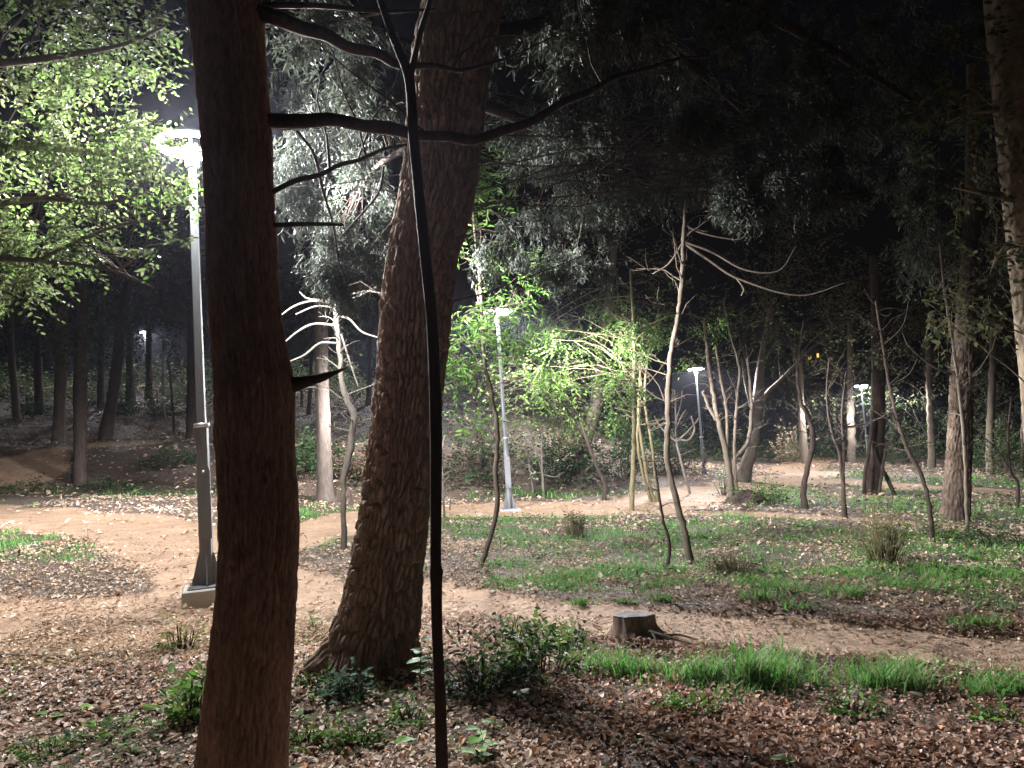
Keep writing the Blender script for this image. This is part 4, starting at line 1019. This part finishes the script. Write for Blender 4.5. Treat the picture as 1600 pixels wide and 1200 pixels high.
# ------------------------------------------------------------------ seedlings with a few big leaves
def seedling(label, px, py, h, leaves, seed, ls=.07, pal=FRESH):
    r = np.random.default_rng(5000 + seed)
    o = gpt(px, py); o[2] = float(G(o[0], o[1]))
    t = thing('seedling', label, 'seedling', o)
    mb = MB()
    top = o + np.array([r.normal() * .03, r.normal() * .03, h])
    q = spline(np.array([o - np.array([0, 0, .04]), (o + top) / 2 + r.standard_normal(3) * .012, top]), 7)
    tube(mb, q, np.linspace(.004, .002, 7), 5); mb.build('stem', M_OLIVE, t, o)
    for i in range(leaves):
        a = i * 2.4 + r.random(); f = .45 + .55 * (i + 1) / leaves
        P = q[int(f * 6)]
        lb = MB()
        s = ls * (.75 + .5 * r.random())
        us = np.linspace(0, 1, 7); wv_ = .40 * np.sin(np.pi * us ** .8) ** .8
        Vv = [];
        for u_, w_ in zip(us, wv_):
            for sd in (-1, -.5, 0, .5, 1):
                Vv.append((u_, sd * w_, .10 * abs(sd) * w_ * 2 - .22 * u_ * u_ + .02 * math.sin(u_ * 9 + sd * 4)))
        Vv = np.array(Vv) * s
        D = norm(np.array([math.cos(a), math.sin(a), .1 + .3 * r.random()])); Yv = norm(np.cross((0, 0, 1), D)); Zv = np.cross(D, Yv)
        Vw = P + Vv[:, :1] * D + Vv[:, 1:2] * Yv + Vv[:, 2:] * Zv
        qs = [(a1 * 5 + b1, a1 * 5 + b1 + 1, (a1 + 1) * 5 + b1 + 1, (a1 + 1) * 5 + b1) for a1 in range(6) for b1 in range(4)]
        lb.add(Vw, None, qs, pick(pal, 1, r)[0])
        lb.build('leaf', M_LEAF, t, o)
SEED = [('pair of round green leaves alone in the grey litter beside the reddish trunk', 82, 1122, .05, 2, .085), ('single flat green leaf in litter left of the reddish trunk', 110, 1118, .04, 1, .07),
        ('sprig with glossy leaves at the right side of the reddish trunk', 492, 985, .16, 7, .055), ('lone bright leaf beneath the sprig at the reddish trunk', 484, 1010, .05, 2, .06),
        ('tall leafy seedling standing before the pine roots', 658, 1090, .36, 9, .085), ('single broad yellow-green leaf lying low in front of the pine', 605, 1180, .06, 1, .10),
        ('small round-leaved seedling beneath the blue-green plant', 482, 1100, .07, 3, .06), ('seedling with two leaves at the base of the slender dark stem', 478, 1130, .05, 2, .06),
        ('bright cluster of leaves beside the slender dark stem', 748, 1180, .12, 5, .07), ('bright pale-green leaf pair lying on the dark litter', 805, 1098, .07, 3, .085),
        ('low sprig in the dark litter under the evergreen shrub', 740, 1195, .10, 4, .07), ('tiny pale seedling near the bottom litter', 770, 1150, .06, 2, .06),
        ('small three-leaved seedling in the brown litter beyond the grass tufts', 1232, 1195, .06, 3, .065), ('fresh leaf sprout beside the fallen twig', 12, 1090, .05, 2, .06),
        ('upright leaf sprout at the pine foot', 590, 1065, .12, 4, .05), ('green sprout by the small stones', 200, 1180, .06, 3, .05), ('pale sprout in the open reddish clearing', 138, 845, .30, 3, .12)]
SEED = SEED[:17]
for i, (lab, x, y, h, n_, ls) in enumerate(SEED):
    seedling(lab, x, y, h, n_, i, ls * 1.15, FRESH if i != 16 else [(.45, .42, .32)])

# ------------------------------------------------------------------ grass
def blades(mb, P, h, wd, lean, pal, r):
    n = len(P)
    a = r.random(n) * 6.283
    d = np.stack([np.cos(a), np.sin(a), np.zeros(n)], -1); s = np.stack([-np.sin(a), np.cos(a), np.zeros(n)], -1)
    h = h[:, None]; l = (lean * (.2 + r.random(n)))[:, None] * h; w_ = np.asarray(wd)[:, None]
    up = np.array([0, 0, 1.0])
    V = np.stack([P - s * w_, P + s * w_, P + up * h * .55 + d * l * .35 + s * w_ * .8, P + up * h * .55 + d * l * .35 - s * w_ * .8, P + up * h * .95 + d * l], 1)
    o = (np.arange(n) * 5)[:, None, None]
    mb.add(V.reshape(-1, 3), (np.array([[(3, 2, 4)]]) + o).reshape(-1, 3), (np.array([[(0, 1, 2, 3)]]) + o).reshape(-1, 4), np.repeat(pick(pal, n, r), 5, 0))
GP = [(.105, .30, .06), (.135, .335, .07), (.08, .23, .05), (.18, .33, .11), (.15, .20, .08), (.24, .22, .13), (.13, .27, .06)]
TUFTS = [('big lush grass tuft right of the stump', 1185, 1065, 58, 62, 480), ('broad grass tuft beyond the stones by the path', 1400, 1072, 64, 50, 420), ('grass tuft at the path where it leaves the clearing', 1565, 1085, 44, 42, 380), ('grass tuft just right of the stump roots', 1095, 1066, 34, 46, 320),
         ('small bright grass tuft behind the stump', 1036, 940, 22, 16, 160), ('small grass tuft left behind the stump', 912, 942, 16, 14, 110), ('pointed grass tuft across the path from the big tuft', 1196, 938, 22, 26, 180), ('low grass tuft on the far path edge', 1250, 950, 24, 18, 160),
         ('flat grass tuft among leaves on the far path edge', 980, 940, 14, 10, 150), ('fine grass tuft at the near path edge below the stump', 960, 1048, 50, 34, 420), ('grass tuft behind the path near the plane trunk', 1540, 980, 34, 24, 240), ('sparse grass tuft at the verge below the wispy olive bush', 1330, 930, 30, 22, 240)]
for i, (lab, x, y, rx, hp_, n_) in enumerate(TUFTS):
    r = np.random.default_rng(7000 + i)
    d = ground_depth(x, y); o = at(x, y, d); o[2] = float(G(o[0], o[1]))
    R_ = rx * d / F
    q = r.standard_normal((n_, 2)) * R_ * np.array([.55, .38])
    cl = r.standard_normal((9, 2)) * R_ * np.array([.75, .42])
    kk = r.integers(0, 9, n_); q = np.where((r.random(n_) < .65)[:, None], cl[kk] + q * .35, q)
    P = np.stack([o[0] + q[:, 0], o[1] + q[:, 1], np.zeros(n_)], -1); P[:, 2] = G(P[:, 0], P[:, 1]) - .02
    hh = hp_ * d / F * (.45 + .75 * r.random(n_))
    mb = MB(); blades(mb, P, hh, .0035 + .0025 * r.random(n_), 1.0, GP, r)
    ob = mb.build('grass_tuft', M_GRASS, None, o, smooth=False)
    tag(ob, lab, 'grass tuft', 'grass tufts along the path')
# lawn-like patches: rejection sampling of the grass mask, over the ground in plan
def sample_area(n, x0, x1, y0, y1, r, power=1.0):
    x = x0 + (x1 - x0) * r.random(n); y = y0 + (y1 - y0) * r.random(n) ** power
    return x, y
r = np.random.default_rng(77)
gm = MB()
for (n_, x0, x1, y0, y1, hs, ws) in [(90000, -4.5, 7, 3.0, 8.5, .085, .0032), (60000, -5, 8, 8.3, 10, .085, .004), (90000, -9, 13, 9, 18, .10, .006), (60000, -14, 26, 17, 40, .15, .014)]:
    x, y = sample_area(n_, x0, x1, y0, y1, r)
    g_ = grass_mask(x, y) * (1 - path_mask(x, y))
    keep = r.random(n_) < g_ * np.where(y < 7, sstep(.44, .62, fbm(x * 2.6, y * 2.6, 92)), sstep(.38, .60, fbm(x * 1.7, y * 1.7, 91)) * (.35 + .65 * sstep(.4, .6, fbm(x * 5, y * 5, 93)))) * 1.15 + g_ * .09
    x, y = x[keep], y[keep]
    P = np.stack([x, y, G(x, y) - .015], -1)
    blades(gm, P, hs * (.4 + .9 * r.random(len(x))), ws * (.6 + .8 * r.random(len(x))), .9, GP, r)
tag(gm.build('grass', M_GRASS, smooth=False), 'short patchy green grass growing between the dead leaves', 'grass', kind='stuff')
# low leafy ground cover
gc = MB()
for (n_, x0, x1, y0, y1, ls) in [(42000, -5, 8, 2.8, 9, .034), (34000, -8, 14, 9, 19, .06), (26000, -18, 28, 18, 42, .12)]:
    x, y = sample_area(n_, x0, x1, y0, y1, r)
    g_ = (.16 + .9 * grass_mask(x, y)) * (1 - path_mask(x, y))
    keep = r.random(n_) < g_ * sstep(.45, .68, fbm(x * 1.6 + 7, y * 1.6, 95))
    x, y = x[keep], y[keep]; n2 = len(x)
    P = np.stack([x, y, G(x, y) + .01 + .06 * r.random(n2) * ls / .04], -1)
    D = rdir(n2, r) * np.array([1, 1, .35]); N_ = np.array([0, 0, 1]) + .6 * rdir(n2, r)
    scatter(gc, P, D, N_, ls * (.6 + .8 * r.random(n2)), OVAL, pick(GREEN + DKGREEN + [(.09, .14, .09)], n2, r))
tag(gc.build('ground_cover', M_LEAF, smooth=False), 'low dark green ivy and weeds creeping over the forest floor', 'ground cover', kind='stuff')

# ------------------------------------------------------------------ fallen leaves
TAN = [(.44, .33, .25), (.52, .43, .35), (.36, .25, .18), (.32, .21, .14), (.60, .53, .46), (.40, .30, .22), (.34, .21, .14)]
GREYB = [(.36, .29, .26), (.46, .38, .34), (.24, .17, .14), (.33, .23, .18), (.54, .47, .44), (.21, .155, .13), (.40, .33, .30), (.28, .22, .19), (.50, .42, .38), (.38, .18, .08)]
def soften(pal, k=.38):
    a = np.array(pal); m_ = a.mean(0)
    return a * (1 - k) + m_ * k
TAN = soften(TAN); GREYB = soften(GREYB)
lt = MB()
for (n_, x0, x1, y0, y1, ls, tm) in [(175000, -4.2, 5.2, 2.6, 7.2, .037, OVAL), (52000, -7.5, 8, 7, 12.5, .055, DIAM), (34000, -12, 16, 12, 24, .09, DIAM), (30000, -26, 26, 22, 48, .16, DIAM)]:
    x, y = sample_area(n_, x0, x1, y0, y1, r)
    pm = path_mask(x, y); gr = grass_mask(x, y)
    edge = 4 * pm * (1 - pm)
    cl = sstep(.38, .62, fbm(x * 1.3, y * 1.3, 101))
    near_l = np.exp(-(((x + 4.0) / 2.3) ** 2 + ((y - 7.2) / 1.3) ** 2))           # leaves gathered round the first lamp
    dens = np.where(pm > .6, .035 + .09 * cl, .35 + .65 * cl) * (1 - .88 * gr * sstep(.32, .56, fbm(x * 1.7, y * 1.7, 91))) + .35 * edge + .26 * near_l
    dens = dens * np.where((x > -3.5) & (x < 6) & (y > 21), .3, 1.0)
    keep = r.random(n_) < dens
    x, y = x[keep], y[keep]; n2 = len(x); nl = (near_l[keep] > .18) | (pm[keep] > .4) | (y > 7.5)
    P = np.stack([x, y, G(x, y) - .012 + .035 * r.random(n2) * (1 - pm[keep])], -1)
    P[:, 2] += .012
    sz_ = ls * np.exp(r.normal(-.25, .42, n2)).clip(.25, 1.7)
    D = rdir(n2, r) * np.array([1, 1, .35]); N_ = np.array([0, 0, 1.0]) + .5 * rdir(n2, r)
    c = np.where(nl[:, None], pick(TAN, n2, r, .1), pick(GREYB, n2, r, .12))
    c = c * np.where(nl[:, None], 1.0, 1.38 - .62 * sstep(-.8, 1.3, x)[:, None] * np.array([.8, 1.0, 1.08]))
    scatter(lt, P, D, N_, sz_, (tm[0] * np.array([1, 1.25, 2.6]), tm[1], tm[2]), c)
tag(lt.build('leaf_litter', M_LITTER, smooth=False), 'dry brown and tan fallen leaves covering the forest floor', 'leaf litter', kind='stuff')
# twigs lying about
tw = MB()
for i in range(420):
    y_ = 2.9 + 7 * r.random() ** 1.4; x_ = (r.random() - .5) * 1.5 * y_
    if path_mask(np.array([x_]), np.array([y_]))[0] > .5 and r.random() < .75: continue
    a = r.random() * 6.28; L = .08 + .3 * r.random() ** 2
    z0 = float(G(x_, y_)) + .02
    q = spline(np.array([(x_, y_, z0), (x_ + .5 * L * math.cos(a) + .02 * r.normal(), y_ + .5 * L * math.sin(a), z0 + .02), (x_ + L * math.cos(a + .3), y_ + L * math.sin(a + .3), z0 + .01)]), 5)
    tube(tw, q, np.linspace(.0035, .0015, 5), 4, tuple(np.ones(3) * (.7 + .8 * r.random())))
tag(tw.build('fallen_twigs', M_GREY), 'thin dead twigs scattered over the leaf litter', 'twigs', kind='stuff')

# ------------------------------------------------------------------ stones and a fallen log
def stone(label, px, py, s, seed):
    r = np.random.default_rng(9000 + seed)
    o = gpt(px, py)
    mb = MB(); sg, nr = 12, 8
    th = np.linspace(0, 2 * math.pi, sg, endpoint=False); Vv = []
    sx, sy, sz = s * (.8 + .5 * r.random()), s * (.6 + .4 * r.random()), s * .45
    for k_ in range(nr):
        ph = -1.2 + 2.75 * k_ / (nr - 1)
        rr = max(math.cos(ph), .02) * (1 + .45 * (vnoise(np.cos(th) * 1.5 + seed, np.sin(th) * 1.5 + ph, seed) - .5))
        Vv.append(np.stack([sx * rr * np.cos(th), sy * rr * np.sin(th), np.full(sg, sz * math.sin(ph))], -1))
    Vv = np.concatenate(Vv); i = np.arange(nr - 1)[:, None] * sg; j = np.arange(sg)[None]; j2 = (j + 1) % sg
    mb.add(Vv + o, None, np.stack([i + j, i + j2, i + sg + j2, i + sg + j], -1).reshape(-1, 4))
    tag(mb.build('stone', M_STONE, None, o), label, 'stone')
for i, (lab, x, y, s) in enumerate([('pale stone in the grass between two tufts', 1432, 1068, .055), ('flat pale stone lying by the broad grass tuft', 1428, 1088, .06), ('white stone chip against the pine roots', 562, 1030, .028),
                                    ('small round stone in the dark litter beside the evergreen shrub', 708, 1098, .025), ('stone beside the lamp footing', 296, 945, .05), ('grey stone on the path beside the leafy sapling', 770, 925, .045)]):
    stone(lab, x, y, s, i)
lg = MB()
P = np.array([gpt(-60, 1030), gpt(40, 1029), gpt(95, 1030), gpt(140, 1033)]); P[:, 2] += .015
tube(lg, spline(P, 24), np.linspace(.028, .014, 24), 9, disp=lumps(.5, 91))
o = lg.build('fallen_branch', M_GREY, None, P[2]); tag(o, 'fallen grey branch lying along the edge of the leafy clearing', 'branch')

# ------------------------------------------------------------------ far building with lit windows beyond the trees
bp = at(1300, 700, 120.0); bz = float(G(bp[0], bp[1]))
bd = thing('building', 'far dark building with two small orange lit windows beyond the trees', 'building', (bp[0], bp[1], bz))
M_WALL = mat_plain('dark_plaster', (.12, .11, .10), .9, 0, .2, 3, .01)
m, t_, p = mat('lit_window'); p.inputs['Emission Color'].default_value = (1, .45, .12, 1); p.inputs['Emission Strength'].default_value = 2.2; p.inputs['Base Color'].default_value = (.3, .2, .1, 1); M_WIN = m
topz = at(1280, 500, 120.0)[2] - bz
mb = MB(); box(mb, (0, 4, topz / 2 - .5), 20, 8, topz + 1); mb.build('wall', M_WALL, bd, smooth=False)
mb = MB(); box(mb, (0, 4, topz + .35), 20.8, 8.8, .7, taper=.96); mb.build('roof', M_DARK, bd, smooth=False)
for (x, y, ww, hh) in [(1270, 558, .45, .32), (1283, 554, .34, .6), (1493, 540, .3, .3)]:
    q = at(x, y, 119.7) - np.array([bp[0], bp[1], bz])
    if abs(q[0]) > 9.5: continue
    mb = MB(); box(mb, (q[0], -.04, q[2]), ww, .1, hh); wo = mb.build('window', M_WIN, bd, smooth=False)
    for k_ in (-1, 1):
        mb = MB(); box(mb, (q[0] + k_ * (ww / 2 + .06), -.06, q[2]), .12, .14, hh + .24); mb.build('frame', M_WALL, wo, smooth=False)
# ------------------------------------------------------------------ thin violet haze volume, added to imitate lens glow around the lamps
hz = MB(); box(hz, (0, 90, 8), 260, 230, 44)
ho = hz.build('haze', bpy.data.materials.new('lens_glow_haze'), smooth=False)
hm = ho.data.materials[0]; hm.use_nodes = True; ht = hm.node_tree; ht.nodes.clear()
hv = nd(ht, 'ShaderNodeVolumePrincipled'); hv.inputs['Density'].default_value = .00019; hv.inputs['Color'].default_value = (.80, .80, 1.0, 1); hv.inputs['Anisotropy'].default_value = .68
hout = nd(ht, 'ShaderNodeOutputMaterial'); ht.links.new(hv.outputs[0], hout.inputs['Volume'])
ho['kind'] = 'stuff'
print('TRIS', sum(len(o.data.loops) - 2 * len(o.data.polygons) for o in scene.objects if o.type == 'MESH'), 'OBJ', len(scene.objects))
